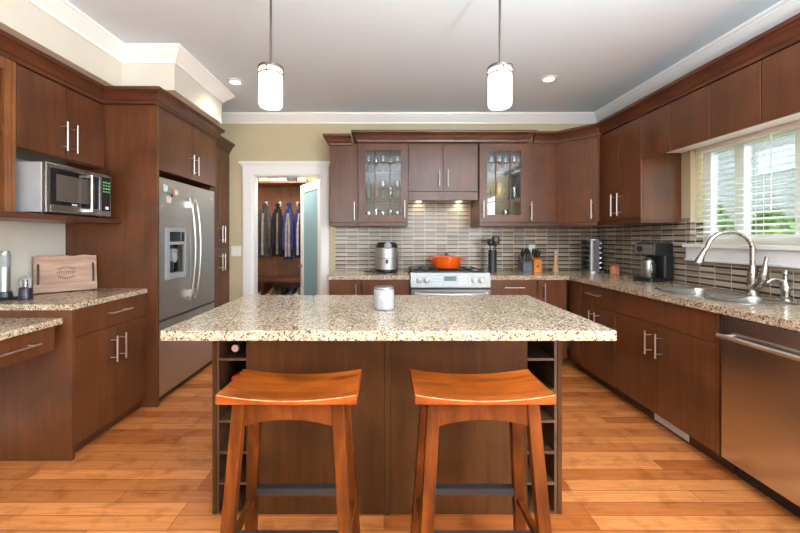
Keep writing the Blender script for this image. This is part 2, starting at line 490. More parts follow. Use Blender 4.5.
o = bpy.data.objects.new('window_4', None); COL.objects.link(o); o['kind'] = 'structure'; o.location = (WR + .07, -1.3, .2)  # unseen patio window, added to brighten the left side of the room
b = MB()
for a0, a1, z0, z1 in ((-2.2, -2.13, .2, 2.3), (-.47, -.4, .2, 2.3), (-2.13, -.47, .2, .27), (-2.13, -.47, 2.23, 2.3), (-1.335, -1.265, .27, 2.23)): b.box(WR + .04, WR + .1, a0, a1, z0, z1)
link('window_frame', at(o)(b), 'white', o, bevel=.003)
# closet room behind the door opening
b = MB(); b.box(-2.25, -2.15, WB + .12, 5.55, 0, 2.5); b.box(-.60, -.50, WB + .12, 5.55, 0, 2.5); b.box(-2.25, -.5, 5.45, 5.55, 0, 2.5)
struct('wall_closet', b, 'wall_l')
b = MB(); b.box(-2.25, -.5, WB + .12, 5.55, 2.5, 2.58); struct('ceiling_closet', b, 'ceil')

# white cornice
CR = [(0, 2.596), (.012, 2.596), (.016, 2.612), (.024, 2.622), (.034, 2.632), (.056, 2.655), (.070, 2.668), (.074, 2.676), (.086, 2.682), (.090, 2.699), (0, 2.699)]
b = MB(); sweep(b, [(-1.98, RY), (-1.98, 2.715), (-1.58, 2.715), (-1.58, 3.51), (WL, 3.51), (WL, WB), (WR, WB), (WR, RY)], CR)
struct('trim_1', b, 'white', smooth=False)
# door casing
b = MB()
for x0, x1 in ((DX0 - .115, DX0), (DX1, DX1 + .09)):
    b.box(x0, x1, WB - .022, WB - .0005, 0, DZ); b.box(x0 + .012, x1 - .012, WB - .03, WB - .022, 0, DZ)
b.box(DX0 - .115, DX1 + .09, WB - .024, WB - .0005, DZ, DZ + .10)
b.box(DX0 - .13, DX1 + .105, WB - .036, WB - .0005, DZ + .10, DZ + .118); b.box(DX0 - .15, DX1 + .125, WB - .05, WB - .0005, DZ + .118, DZ + .15)
b.box(DX0, DX0 + .012, WB, WB + .12, 0, DZ - .012); b.box(DX1 - .012, DX1, WB, WB + .12, 0, DZ - .012); b.box(DX0, DX1, WB, WB + .12, DZ - .012, DZ)
struct('trim_2', b, 'white', bevel=.002)
# tiled splash-back: strips of mosaic on the back and right wall
b = MB(); TT = .007
b.box(-.565, WR, WB - TT, WB - .0003, .915, 1.44); b.box(.27, .99, WB - TT, WB - .0003, 1.44, 1.72)
struct('trim_3', b, 'tile')
b = MB(); b.box(WR - TT, WR - .0003, WY1, WB - TT, .915, 1.44); b.box(WR - TT, WR - .0003, .70, WY1, .915, 1.10)
b.box(WR - TT, WR + .10, WY1 - .006, WY1 - .0003, WZ0, 1.41)
struct('trim_4', b, 'tile')
# window over the sink
o = bpy.data.objects.new('window_1', None); COL.objects.link(o); o['kind'] = 'structure'; o.location = (WR + .1, (WY0 + WY1) / 2, WZ0)
b = MB(); fx0, fx1 = WR + .09, WR + .135
y1 = WY1 - .012
for a0, a1, z0, z1 in ((y1 - .07, y1, WZ0, WZ1), (WY0, WY0 + .07, WZ0, WZ1), (WY0 + .07, y1 - .07, WZ0, WZ0 + .06), (WY0 + .07, y1 - .07, WZ1 - .06, WZ1),
                       (2.55, 2.62, WZ0 + .06, WZ1 - .06), (2.16, 2.235, WZ0 + .06, WZ1 - .06), (1.6, 1.67, WZ0 + .06, WZ1 - .06)):
    b.box(fx0, fx1, a0, a1, z0, z1)
link('window_frame', at(o)(b), 'white', o, bevel=.003)
b = MB(); b.box(WR + .115, WR + .119, WY0 + .07, y1 - .07, WZ0 + .06, WZ1 - .06); link('pane', at(o)(b), 'glass', o)
b = MB(); b.box(WR - .045, WR + .09, WY0 - .04, WY1 + .03, WZ0 - .03, WZ0 - .0005); b.box(WR - .022, WR - .0005, WY0 - .03, WY1 + .02, 1.10, WZ0 - .03)
b.box(WR - .032, WR - .0005, WY0 - .035, WY1 + .025, 1.10, 1.118)
link('window_sill', at(o)(b), 'white', o, bevel=.004)
# baseboards in view
b = MB(); b.box(-1.775, DX0 - .116, WB - .015, WB - .0005, 0, .12); struct('baseboard_back', b, 'white', bevel=.003)

# frosted closet door, standing ajar into the closet
o = bpy.data.objects.new('door_1', None); COL.objects.link(o); o['kind'] = 'structure'; o.location = (DX1 - .033, WB + .15, 0.008)
o.rotation_euler = (0, 0, -math.radians(58))
L, T, H = .72, .035, 1.985
b = MB(); S = .10
for a0, a1, z0, z1 in ((-L, -L + S, 0, H), (-S, 0, 0, H), (-L + S, -S, 0, .2), (-L + S, -S, H - .11, H)): b.box(a0, a1, 0, T, z0, z1)
link('door_frame', b, 'white', o, bevel=.003)
b = MB(); b.box(-L + S, -S, .012, .022, .2, H - .11); link('glass_panel', b, 'frosted', o)
b = MB()
for y, s in ((0, -1), (T, 1)):
    b.lathe([(.026, 0), (.026, .008 * s), (.012, .012 * s), (.010, .05 * s)], (-L + .05, y, .90), 14, 'y')
    b.tube([(-L + .05, y + .048 * s, .90), (-L + .10, y + .05 * s, .902), (-L + .17, y + .046 * s, .898)], [.01, .009, .007], 8)
link('door_handle', b, 'nickel', o, smooth=True)


# ------------------------------------------------------------------ cabinetry
HB = .0055


def pull(mb, kind, a, z0, z1, yf):
    """bar pull: kind v at x=a spanning z0..z1, kind h at z=a spanning x z0..z1, front plane y=yf"""
    y = yf - .043
    if kind == 'v':
        mb.tube([(a, y, z0), (a, y, z1)], HB, 10)
        for z in (z0 + .028, z1 - .028): mb.tube([(a, yf, z), (a, y, z)], .0042, 8)
    else:
        mb.tube([(z0, y, a), (z1, y, a)], HB, 10)
        for x in (z0 + .028, z1 - .028): mb.tube([(x, yf, a), (x, y, a)], .0042, 8)


def handle(parent, kind, a, s, e, yf=-.02):
    b = MB(); pull(b, kind, a, s, e, yf)
    h = link('handle', b, 'chrome', parent, smooth=True); h['label'] = 'slim brushed steel bar handle'
    return h


G = .0022


def front(root, kind, x0, x1, z0, z1, hd=None, y1=-.001, mat='wood'):
    f = link({'d': 'door', 'w': 'drawer', 'f': 'false_front'}[kind], MB().box(x0 + G, x1 - G, y1 - .019, y1, z0 + G, z1 - G), mat, root, bevel=.0016)
    if hd: handle(f, *hd, yf=y1 - .019)
    return f


def cabinet(name, label, cat, loc, rz, w, d, z0, z1, fronts, toe=0.0, toed=.06, rail=0.0, mat='wood', group=None):
    t = thing(name, label, cat, (loc[0], loc[1], z0 if not toe else 0), rz, group)
    t.location = (loc[0], loc[1], 0)
    b = MB(); b.box(0.0008, w - .0008, 0, d, z0, z1)
    link('carcass', b, mat, t)
    if toe: link('toe_kick', MB().box(.0008, w - .0008, toed, d, 0.0005, z0), 'wood_edge', t)
    if rail: link('light_rail', MB().box(.0008, w - .0008, -.021, d, z0 - rail, z0), 'wood_edge', t, bevel=.003)
    for f in fronts: front(t, *f, mat=mat)
    return t


R90 = PI / 2
BZ1 = .873
# --- back wall, base
YB = 3.535
cabinet('base_cabinet', 'narrow brown base cabinet beside the closet door, left of the range', 'cabinet', (-.535, YB), 0, .31, WB - YB - .002, .10, BZ1,
        [('d', 0, .31, .10, BZ1, ('v', .265, .67, .83))], toe=1)
cabinet('base_cabinet', 'brown drawer cabinet under the air fryer, touching the range', 'cabinet', (-.223, YB), 0, .475, WB - YB - .002, .10, BZ1,
        [('w', 0, .475, .48, BZ1, ('h', .655, .14, .33)), ('w', 0, .475, .10, .48, ('h', .40, .14, .33))], toe=1)
cabinet('base_cabinet', 'brown base cabinet right of the range with one horizontal drawer pull', 'cabinet', (1.036, YB), 0, .464, WB - YB - .002, .10, BZ1,
        [('w', 0, .464, .70, BZ1, ('h', .80, .13, .325)), ('d', 0, .464, .10, .70, ('v', .07, .5, .66))], toe=1)
cabinet('base_cabinet', 'narrow brown base cabinet in the back right corner with a vertical pull', 'cabinet', (1.502, YB), 0, .285, WB - YB - .002, .10, BZ1,
        [('d', 0, .285, .10, BZ1, ('v', .055, .66, .84))], toe=1)
# --- right wall, base
XR = 1.84
DR = WR - XR - .002
cabinet('base_cabinet', 'plain brown filler cabinet in the inside corner of the right run', 'cabinet', (XR, 3.533), -R90, .20, DR, .10, BZ1, [('d', 0, .2, .10, BZ1)], toe=1)
cabinet('base_cabinet', 'brown right run cabinet with one drawer over two doors', 'cabinet', (XR, 3.331), -R90, .49, DR, .10, BZ1,
        [('w', 0, .49, .70, BZ1, ('h', .795, .15, .34)), ('d', 0, .245, .10, .70, ('v', .205, .49, .65)), ('d', .245, .49, .10, .70, ('v', .285, .49, .65))], toe=1)
t = cabinet('sink_cabinet', 'wide brown two door cabinet under the sink', 'cabinet', (XR, 2.839), -R90, .885, DR, .10, BZ1 - .25,
            [('f', 0, .865, .70, BZ1), ('d', 0, .4325, .10, .70, ('v', .385, .49, .65)), ('d', .4325, .865, .10, .70, ('v', .48, .49, .65))], toe=1)
b = MB(); b.box(.0008, .02, 0, DR, BZ1 - .25, BZ1); b.box(.864, .884, 0, DR, BZ1 - .25, BZ1); b.box(.02, .864, 0, .02, BZ1 - .25, BZ1); b.box(.867, .884, -.02, 0, .10, BZ1)
link('side_panels', b, 'wood', t)
link('filler_strip', MB().box(.886, .894, .004, .02, .10, BZ1), 'light_wood', t)['label'] = 'pale unfinished filler strip'
b = MB(); b.box(.31, .60, .0585, .0595, .008, .09)
reg = link('floor_register', b, 'white_plastic', t); reg['label'] = 'white toe kick register'
b = MB()
for k in range(14): b.box(.32, .59, .056, .0585, .013 + k * .0055, .0155 + k * .0055)
link('louvre', b, 'white', reg)
b = MB(); b.box(.02, .28, .0585, .0595, .03, .085); b.box(.10, .26, .05, .0585, .04, .075)
vk = link('toe_vacuum_inlet', b, 'black', t, bevel=.003); vk['label'] = 'black toe kick vacuum inlet'
cabinet('base_cabinet', 'brown base cabinet on the right, nearer than the dishwasher', 'cabinet', (XR, 1.330), -R90, .60, DR, .10, BZ1,
        [('w', 0, .6, .70, BZ1, ('h', .795, .2, .4)), ('d', 0, .6, .10, .70, ('v', .06, .49, .65))], toe=1)
# dishwasher
t = thing('dishwasher', 'stainless steel dishwasher under the right counter', 'dishwasher', (XR, 1.942, 0), -R90)
link('body', MB().box(.004, .601, .004, DR - .02, .10, .868), 'grey_plastic', t)
link('door', MB().box(.005, .600, -.028, .003,   .105, .866), 'steel_dark', t, bevel=.005)
link('toe_panel', MB().box(.004, .601, .06, DR - .02, .001, .10), 'black', t)
b = MB(); b.tube([(.03, -.068, .765), (.575, -.068, .765)], .0115, 14)
for x in (.05, .555): b.tube([(x, -.028, .765), (x, -.068, .765)], .008, 10)
h = link('handle', b, 'chrome', t, smooth=True); h['label'] = 'long steel towel bar handle'

# --- left wall, base (low cabinet with worktop, and the lower desk)
XL = -1.81
DL = XL - WL - .002
cabinet('base_cabinet', 'brown two door cabinet with one drawer beside the refrigerator panel', 'cabinet', (XL, 2.084), R90, .632, DL, .075, .865,
        [('w', 0, .632, .70, .865, ('h', .795, .22, .42)), ('d', 0, .316, .075, .70, ('v', .276, .47, .64)), ('d', .316, .632, .075, .70, ('v', .356, .47, .64))], toe=1, toed=.03)
lc = [o for o in COL.objects if o.get('label', '').startswith('brown two door cabinet with one drawer')][0]
link('side_panel', MB().box(-.018, .0005, -.02, DL, .0005, .865), 'wood', lc, bevel=.001)
t = thing('desk', 'low brown built-in desk on the left with one drawer under its top', 'desk', (-1.87, .95, 0), R90)
DD = -1.87 - WL - .002
link('end_panel', MB().box(0, .025, 0, DD, .0005, .787), 'wood', t)
b = MB(); b.box(.026, 1.112, .02, DD, .64, .787); link('apron', b, 'wood', t)
dr = link('drawer', MB().box(.10, 1.095, 0, .019, .645, .782), 'wood', t, bevel=.0016); handle(dr, 'h', .715, .40, .97, 0)
tag(link('countertop', MB().box(WL + .001, -1.84, .94, 2.0645, .788, .823), 'granite', None, bevel=.003), 'lower speckled granite slab on the desk at left', 'countertop')
tag(link('countertop', MB().prism([(WL + .001, 2.056), (-1.785, 2.056), (-1.785, 2.718), (WL + .001, 2.718)], .866, .90), 'granite', None, bevel=.003),
    'short granite worktop on the left under the microwave', 'countertop')
# tall end panel and fridge cabinets
tag(link('end_panel', MB().box(WL + .001, -1.715, 2.722, 2.746, .0005, 2.31), 'wood', None, bevel=.001), 'tall brown panel standing left of the refrigerator', 'panel')
cabinet('wall_cabinet', 'two door brown cabinet above the refrigerator', 'cabinet', (-1.735, 2.748), R90, .93, -1.735 - WL - .002, 1.80, 2.31,
        [('d', 0, .465, 1.80, 2.30, ('v', .425, 1.84, 2.01)), ('d', .465, .93, 1.80, 2.30, ('v', .505, 1.84, 2.01))])
cabinet('tall_cabinet', 'tall brown pantry cabinet between refrigerator and back wall', 'cabinet', (-1.80, 3.682), R90, .465, -1.80 - WL - .002, .10, 2.27,
        [('d', 0, .2325, .10, 1.17, ('v', .20, .93, 1.11)), ('d', .2325, .465, .10, 1.17, ('v', .265, .93, 1.11)),
         ('d', 0, .2325, 1.17, 2.26, ('v', .20, 1.23, 1.41)), ('d', .2325, .465, 1.17, 2.26, ('v', .265, 1.23, 1.41))], toe=1)
# left wall cabinets: two doors over the microwave niche
XU = -2.13
DU = XU - WL - .002
t = cabinet('wall_cabinet', 'two door brown wall cabinet directly over the microwave', 'cabinet', (XU, 2.066), R90, .652, DU, 1.80, 2.31,
            [('d', 0, .326, 1.805, 2.28, ('v', .288, 1.85, 2.04)), ('d', .326, .652, 1.805, 2.28, ('v', .364, 1.85, 2.04))])
# the niche shelf carries on below the open bookcase
tag(link('wall_shelf', MB().box(WL + .001, -1.985, 1.05, 2.719, 1.388, 1.421), 'wood_edge', None, bevel=.003), 'brown shelf board running under the microwave', 'shelf')
t = thing('open_cabinet', 'open brown wall unit with orange toned interior at the left edge', 'cabinet', (XU, 1.06, 0), R90)
b = MB(); b.box(.001, .02, 0, DU, 1.4215, 2.31); b.box(.982, 1.004, -.02, DU, 1.4215, 2.31); b.box(.02, .982, DU - .01, DU, 1.4215, 2.31); b.box(.02, .982, 0, DU - .01, 2.29, 2.31)
link('carcass', b, 'wood_inside', t)
link('face_frame', MB().box(.945, .98, -.02, 0, 1.4215, 2.31).box(.001, .945, -.02, 0, 2.22, 2.31), 'wood_inside', t, bevel=.002)
link('shelf', MB().box(.021, .981, .01, DU - .011, 1.87, 1.89), 'wood_inside', t)

# --- back wall, upper
YU = 3.83
DB = WB - YU - .009
UZ0, UZ1 = 1.445, 2.31
RL = .04
cabinet('wall_cabinet', 'narrow brown wall cabinet leftmost on the back wall', 'cabinet', (-.572, YU), 0, .298, DB, UZ0, 2.28, [('d', 0, .298, UZ0, 2.255, ('v', .262, 1.47, 1.66))], rail=RL)
cabinet('wall_cabinet', 'plain brown wall cabinet right of the second glass door', 'cabinet', (1.512, YU), 0, .318, DB, UZ0, 2.28, [('d', 0, .318, UZ0, 2.255, ('v', .035, 1.46, 1.66))], rail=RL)


def glass_cabinet(label, x0, w, hx, yf=3.79):
    d = WB - yf - .009
    t = thing('glass_cabinet', label, 'cabinet', (x0, yf, 0), 0)
    b = MB(); b.box(.001, .018, 0, d, UZ0, UZ1); b.box(w - .018, w - .001, 0, d, UZ0, UZ1); b.box(.018, w - .018, 0, d, UZ0, UZ0 + .018)
    b.box(.018, w - .018, 0, d, UZ1 - .03, UZ1); b.box(.018, w - .018, d - .008, d, UZ0 + .018, UZ1 - .03)
    link('carcass', b, 'wood', t)
    for z in (1.70, 1.97): link('shelf', MB().box(.019, w - .019, .02, d - .009, z, z + .012), 'cabglass', t)
    link('light_rail', MB().box(.001, w - .001, -.021, d, UZ0 - RL, UZ0), 'wood_edge', t, bevel=.003)
    b = MB(); z0, z1 = UZ0 + .002, 2.27; S = .078
    for a0, a1, c0, c1 in ((.002, S, z0, z1), (w - S, w - .002, z0, z1), (S, w - S, z0, z0 + S), (S, w - S, z1 - .075, z1)): b.box(a0, a1, -.02, -.001, c0, c1)
    i0, i1 = z0 + S, z1 - .075; iw = w - 2 * S
    xs = (S + iw * .27, S + iw * .70); zs = (i0 + .135, i1 - .125)
    for x in xs: b.box(x - .006, x + .006, -.019, -.004, i0, i1)
    for z in zs:
        for a0, a1 in ((S, xs[0] - .006), (xs[0] + .006, xs[1] - .006), (xs[1] + .006, w - S)): b.box(a0, a1, -.019, -.004, z - .006, z + .006)
    dr = link('door', b, 'wood', t, bevel=.0015)
    link('pane', MB().box(S - .004, w - S + .004, -.009, -.006, i0 - .004, i1 + .004), 'cabglass', dr)
    handle(dr, 'v', hx, 1.49, 1.67)
    return t


glass_cabinet('glass fronted brown cabinet left of the range hood', -.272, .525, .487)
glass_cabinet('glass fronted brown cabinet right of the range hood', 1.0, .51, .035)
# hood cabinet
t = cabinet('hood_cabinet', 'two door brown cabinet with the range hood beneath', 'cabinet', (.255, YU), 0, .743, DB, 1.775, UZ1,
            [('d', 0, .3715, 1.775, 2.27, ('v', .327, 1.82, 2.0)), ('d', .3715, .743, 1.775, 2.27, ('v', .416, 1.82, 2.0))])
link('hood_front', MB().box(.001, .742, -.02, .0, 1.68, 1.770), 'wood', t, bevel=.0015)
hd = link('range_hood', MB().box(.002, .741, .001, DB, 1.70, 1.773), 'steel', t)
link('filter', MB().box(.09, .65, .05, .24, 1.695, 1.6995), 'grey_plastic', hd)
link('hood_lamp', MB().lathe([(.03, 0), (.03, .004)], (.60, .27, 1.6955), 16).lathe([(.03, 0), (.03, .004)], (.14, .27, 1.6955), 16), 'lamp_disc', hd)
spot('hood_light_right', (.255 + .60, YU + .26, 1.69), 2.6, WARM, 2.6, .03)
spot('hood_light_left', (.255 + .14, YU + .26, 1.69), 1.0, WARM, 2.6, .03)
# diagonal corner cabinet
P0 = Vector((1.834, YU)); P1 = Vector((2.12, 3.545))
t = thing('corner_cabinet', 'brown corner wall cabinet with angled door', 'cabinet', (P0.x, P0.y, 0), 0)
lp = [(0, 0), (P1.x - P0.x, P1.y - P0.y), (WR - P0.x - .009, P1.y - P0.y), (WR - P0.x - .009, DB), (0, DB)]
link('carcass', MB().prism(lp, UZ0, 2.28), 'wood', t)
ang = math.atan2(P1.y - P0.y, P1.x - P0.x); Ld = (P1 - P0).length
rm = Matrix.Rotation(ang, 4, 'Z')
dr = link('door', MB().box(.012, Ld - .012, -.021, -.002, UZ0 + .002, 2.255).xf(rm), 'wood', t, bevel=.0016)
b = MB(); pull(b, 'v', Ld - .055, 1.47, 1.66, -.021); link('handle', b.xf(rm), 'chrome', dr, smooth=True)
link('light_rail', MB().box(.012, Ld - .012, -.02, .10, UZ0 - RL, UZ0 - .0005).xf(rm), 'wood_edge', t, bevel=.003)
# --- right wall, upper
XUR = 2.14
DUR = WR - XUR - .009
cabinet('wall_cabinet', 'tall two door brown wall cabinet left of the window', 'cabinet', (XUR, 3.543), -R90, .575, DUR, UZ0, UZ1,
        [('d', 0, .2875, UZ0, 2.28, ('v', .245, 1.48, 1.68)), ('d', .2875, .575, UZ0, 2.28, ('v', .33, 1.48, 1.68))], rail=RL)
names = ['nearest the tall cabinet', 'second from the tall cabinet', 'third from the tall cabinet, above the faucet', 'fourth from the tall cabinet, at the right edge', 'fifth from the tall cabinet, beyond the right edge']
t = None
y = 2.966
for i, yb in enumerate((2.665, 2.345, 2.025, 1.70, 1.38)):
    wd = y - yb
    c = thing('bridge_cabinet', 'short brown cabinet over the window, ' + names[i], 'cabinet', (XUR, y, 0), -R90, 'short cabinets over the window')
    link('carcass', MB().box(.0006, wd - .0006, 0, DUR, 1.99, UZ1), 'wood', c)
    link('bottom_board', MB().box(.0006, wd - .0006, .0, DUR, 1.98, 1.9895), 'white', c)['label'] = 'white underside board'
    link('door', MB().box(.0025, wd - .0025, -.02, -.001, 1.925, 2.28), 'wood', c, bevel=.003)
    y = yb
# wooden cornices
CP = [(-.02, 2.286), (.006, 2.286), (.010, 2.306), (.018, 2.314), (.034, 2.346), (.052, 2.366), (.064, 2.370), (.066, 2.393), (-.02, 2.393)]
low = lambda p, dz: [(o, z - dz) for o, z in p]


def cornice(label, path, prof=CP):
    return tag(link('cornice', sweep(MB(), path, prof), 'wood_edge', None), label, 'cornice')


cornice('brown wooden cornice stepping round the left cabinets and the refrigerator', [(XU + .022, 1.06), (XU + .022, 2.70), (-1.713, 2.70), (-1.713, 3.665), (-1.78, 3.665)])
cornice('lower brown cornice on the pantry cabinet by the back wall', [(-1.779, 3.69), (-1.779, 4.146)], low(CP, .036))
cornice('brown cornice across the glass cabinets and range hood', [(-.275, 4.14), (-.275, 3.768), (1.512, 3.768), (1.512, 4.14)])
cornice('lower brown cornice on the leftmost back wall cabinet', [(-.574, 4.14), (-.574, YU - .022), (-.344, YU - .022)], low(CP, .026))
cornice('brown cornice from the corner cabinet along the right wall', [(1.582, YU - .022), (P0.x - .008, YU - .022), (P1.x - .022 + .0, P1.y - .006), (XUR - .022, P1.y - .03), (XUR - .022, 1.38)], low(CP, .0))

# ------------------------------------------------------------------ worktops
tag(link('countertop', MB().box(-.56, .253, 3.50, WB - .001, .874, .914), 'granite', None, bevel=.003), 'granite worktop under the air fryer left of the range', 'countertop')
pre = [(1.034, 3.50), (1.80, 3.50), (1.80, .70), (WR - .001, .70), (WR - .001, WB - .001), (1.034, WB - .001)]
ct = link('countertop', MB().prism(pre, .874, .914), 'granite', None)
tag(ct, 'long granite worktop along the right wall, holding the sink', 'countertop')


def rrect(x0, x1, y0, y1, r, n=6):
    out = []
    for cx, cy, a in ((x1 - r, y1 - r, 0), (x0 + r, y1 - r, 90), (x0 + r, y0 + r, 180), (x1 - r, y0 + r, 270)):
        for k in range(n + 1):
            t = math.radians(a + 90 * k / n); out.append((cx + r * math.cos(t), cy + r * math.sin(t)))
    return out


BOWLS = ((1.94, 2.305, 2.265, 2.615), (1.96, 2.295, 1.975, 2.225))
b = MB()
for x0, x1, y0, y1 in BOWLS: b.prism(rrect(x0, x1, y0, y1, .07), .80, 1.0)
cut = link('cut', b, 'granite', None)
md = ct.modifiers.new('b', 'BOOLEAN'); md.object = cut; md.operation = 'DIFFERENCE'; md.solver = 'EXACT'
dg = bpy.context.evaluated_depsgraph_get(); dg.update()
nm = bpy.data.meshes.new_from_object(ct.evaluated_get(dg)); ct.modifiers.clear(); ct.data = nm; nm.name = 'countertop'
bpy.data.objects.remove(cut)
t = thing('sink', 'double bowl stainless sink set under the right counter', 'sink', (2.12, 2.30, .70))
for x0, x1, y0, y1 in BOWLS:
    rings = [[(x, y, z) for x, y in rrect(x0 - o, x1 + o, y0 - o, y1 + o, rr)] for o, z, rr in ((.014, .9148, .082), (.012, .9168, .08), (-.001, .9164, .07), (-.004, .90, .068), (-.008, .72, .066), (-.03, .70, .05))]
    b = MB(); V = [[b.bm.verts.new(p) for p in r] for r in rings]
    for A, B in zip(V, V[1:]):
        for i in range(len(A)): b.bm.faces.new((A[i], A[(i + 1) % len(A)], B[(i + 1) % len(A)], B[i]))
    b.bm.faces.new(V[-1])
    bw = link('bowl', at(t)(b), 'steel', t, smooth=True)
    s_ = bw.modifiers.new('sol', 'SOLIDIFY'); s_.thickness = .0015; s_.offset = 1
    link('drain', at(t)(MB().lathe([(.045, .702), (.045, .704), (.03, .7045), (.02, .702)], ((x0 + x1) / 2 + .05, (y0 + y1) / 2, 0), 20)), 'chrome', bw, smooth=True)

# ------------------------------------------------------------------ island
t = thing('kitchen_island', 'large brown kitchen island standing in the middle of the floor', 'island', (.013, 1.98, 0))
f = at(t)
IY0, IY1 = 1.665, 2.27
b = MB(); b.box(-.638, .664, IY0 + .012, IY1, .0005, .873); b.box(-.776, -.638, IY0 + .36, IY1, .0005, .873); b.box(.664, .802, IY0 + .36, IY1, .0005, .873)
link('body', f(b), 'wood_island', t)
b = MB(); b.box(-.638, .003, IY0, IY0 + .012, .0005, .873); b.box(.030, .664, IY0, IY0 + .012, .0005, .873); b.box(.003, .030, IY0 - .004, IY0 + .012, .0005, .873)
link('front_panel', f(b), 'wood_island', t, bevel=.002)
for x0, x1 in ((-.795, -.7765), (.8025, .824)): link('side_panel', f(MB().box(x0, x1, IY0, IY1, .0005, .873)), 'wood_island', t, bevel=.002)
SZ = (.012, .147, .291, .435, .579, .723)
for x0, x1 in ((-.776, -.638), (.664, .802)):
    b = MB(); b.box(x0, x1, IY0 + .35, IY0 + .36, .0005, .873)
    b.box(x0, x0 + .012, IY0 + .004, IY0 + .35, .0005, .873) if x0 < 0 else b.box(x1 - .012, x1, IY0 + .004, IY0 + .35, .0005, .873)
    a0, a1 = (x0 + .012, x1) if x0 < 0 else (x0, x1 - .012)
    for z in SZ: b.box(a0, a1, IY0 + .003, IY0 + .35, z - .0115 if z > .05 else .0005, z)
    b.box(a0, a1, IY0 + .003, IY0 + .35, .861, .873)
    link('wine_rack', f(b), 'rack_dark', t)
tag(link('island_countertop', MB().prism(rrect(-.886, .922, 1.417, 2.315, .012, 3), .874, .914), 'granite', None, bevel=.004, seg=3),
    'big speckled granite slab on the island', 'countertop')


def wine(z, mat, label):
    t = thing('wine_bottle', label, 'bottle', (-.70, IY0 + .03, z + .0385), 0, 'wine bottles in the island rack')
    link('bottle', MB().lathe([(.0145, .0), (.0145, .07), (.018, .085), (.036, .125), (.0375, .14), (.0375, .295), (.03, .30)], (0, 0, 0), 20, 'y'), 'bottle', t, smooth=True)
    link('foil', MB().lathe([(.0005, -.003), (.0165, -.003), (.0172, .0), (.0172, .02), (.0155, .024), (.0155, .062), (.0146, .0625)], (0, 0, 0), 20, 'y'), mat, t, smooth=True)['label'] = 'coloured neck foil'


wine(SZ[5], 'silver_foil', 'wine bottle with silver foil in the top cubby of the island rack')
wine(SZ[4], 'red_foil', 'wine bottle with red foil in the island rack')
wine(SZ[3], 'silver_foil', 'wine bottle with silver foil lying below the red topped one')


# ------------------------------------------------------------------ stools
def make_stool(label, cx, cy):
    t = thing('bar_stool', label, 'stool', (cx, cy, 0), 0, 'bar stools at the island')
    W, D = .233, .118; n, mN = 16, 8
    top = lambda x: .744 + .021 * (abs(x) / W) ** 2.0
    rows = []
    b = MB(); T_ = []; B_ = []
    for j in range(mN + 1):
        yv = -D + 2 * D * j / mN; r1 = []; r2 = []
        for i in range(n + 1):
            x = -W + 2 * W * i / n
            dip = -.004 * (1 - (yv / D) ** 2)
            r1.append(b.bm.verts.new((x, yv, top(x) + dip))); r2.append(b.bm.verts.new((x, yv, (.7305 if abs(x) < W - .02 else .732))))
        T_.append(r1); B_.append(r2)
    for j in range(mN):
        for i in range(n):
            b.bm.faces.new((T_[j][i], T_[j][i + 1], T_[j + 1][i + 1], T_[j + 1][i])); b.bm.faces.new((B_[j][i], B_[j + 1][i], B_[j + 1][i + 1], B_[j][i + 1]))
    for i in range(n):
        b.bm.faces.new((T_[0][i], B_[0][i], B_[0][i + 1], T_[0][i + 1])); b.bm.faces.new((T_[mN][i], T_[mN][i + 1], B_[mN][i + 1], B_[mN][i]))
    for j in range(mN):
        b.bm.faces.new((T_[j][0], T_[j + 1][0], B_[j + 1][0], B_[j][0])); b.bm.faces.new((T_[j][n], B_[j][n], B_[j + 1][n], T_[j + 1][n]))
    link('seat', b, 'stool', t, smooth=True, bevel=.002, seg=2)
    b = MB(); b.tube([(-W + .006 + (2 * W - .012) * k / 20, -D - .0002, top(-W + .006 + (2 * W - .012) * k / 20) - .0015) for k in range(21)], [.0006 + .0009 * abs(math.sin(k * 1.9 + cx * 5)) for k in range(21)], 6)
    link('worn_edge', b, 'light_wood', t)['label'] = 'pale worn front edge of the seat'
    hw = .021
    leg = lambda sx, sy, z: (sx * (.168 + .045 * (.705 - z) / .705), sy * (.082 + .055 * (.705 - z) / .705))
    for sx in (-1, 1):
        for sy in (-1, 1):
            pts = []
            for z in (0.0005, .730):
                x, yv = leg(sx, sy, z)
                pts += [(x - hw, yv - hw * .8, z), (x + hw, yv - hw * .8, z), (x + hw, yv + hw * .8, z), (x - hw, yv + hw * .8, z)]
            link('leg', MB().hexa(pts), 'stool_leg', t, bevel=.003)
    # arched aprons front and back, plain aprons at the sides
    for sy in (-1, 1):
        b = MB(); rings = []; yv = leg(1, sy, .67)[1]
        x1 = .168 - hw + .003
        for k in range(13):
            x = -x1 + 2 * x1 * k / 12; zb = .648 + .022 * (1 - (x / x1) ** 2)
            zt = .7300
            rings.append([(x, yv - .009, zb), (x, yv + .009, zb), (x, yv + .009, zt), (x, yv - .009, zt)])
        b.loft(rings); link('apron', b, 'stool_leg', t)
    for sx in (-1, 1):
        x, yv = leg(sx, 1, .67); link('apron', MB().box(x - .009, x + .009, -yv + .015, yv - .015, .648, .730), 'stool_leg', t)
    # foot rests: wooden stretchers, the front and back ones capped with black metal
    for sy, z in ((-1, .29), (1, .29)):
        x, yv = leg(1, sy, z)
        st = link('stretcher', MB().box(-x + hw, x - hw, yv - .012, yv + .012, z - .018, z + .010), 'stool_leg', t)
        link('foot_plate', MB().box(-x + hw, x - hw, yv - .014, yv + .014, z + .0105, z + .014).box(-x + hw, x - hw, yv - .0145, yv - .0125, z - .012, z + .0104), 'iron', st)['label'] = 'black metal foot plate'
    for sx in (-1, 1):
        for z in (.25,):
            x, yv = leg(sx, 1, z); link('stretcher', MB().box(x - .011, x + .011, -yv + .014, yv - .014, z - .013, z + .013), 'stool_leg', t, bevel=.002)
    return t


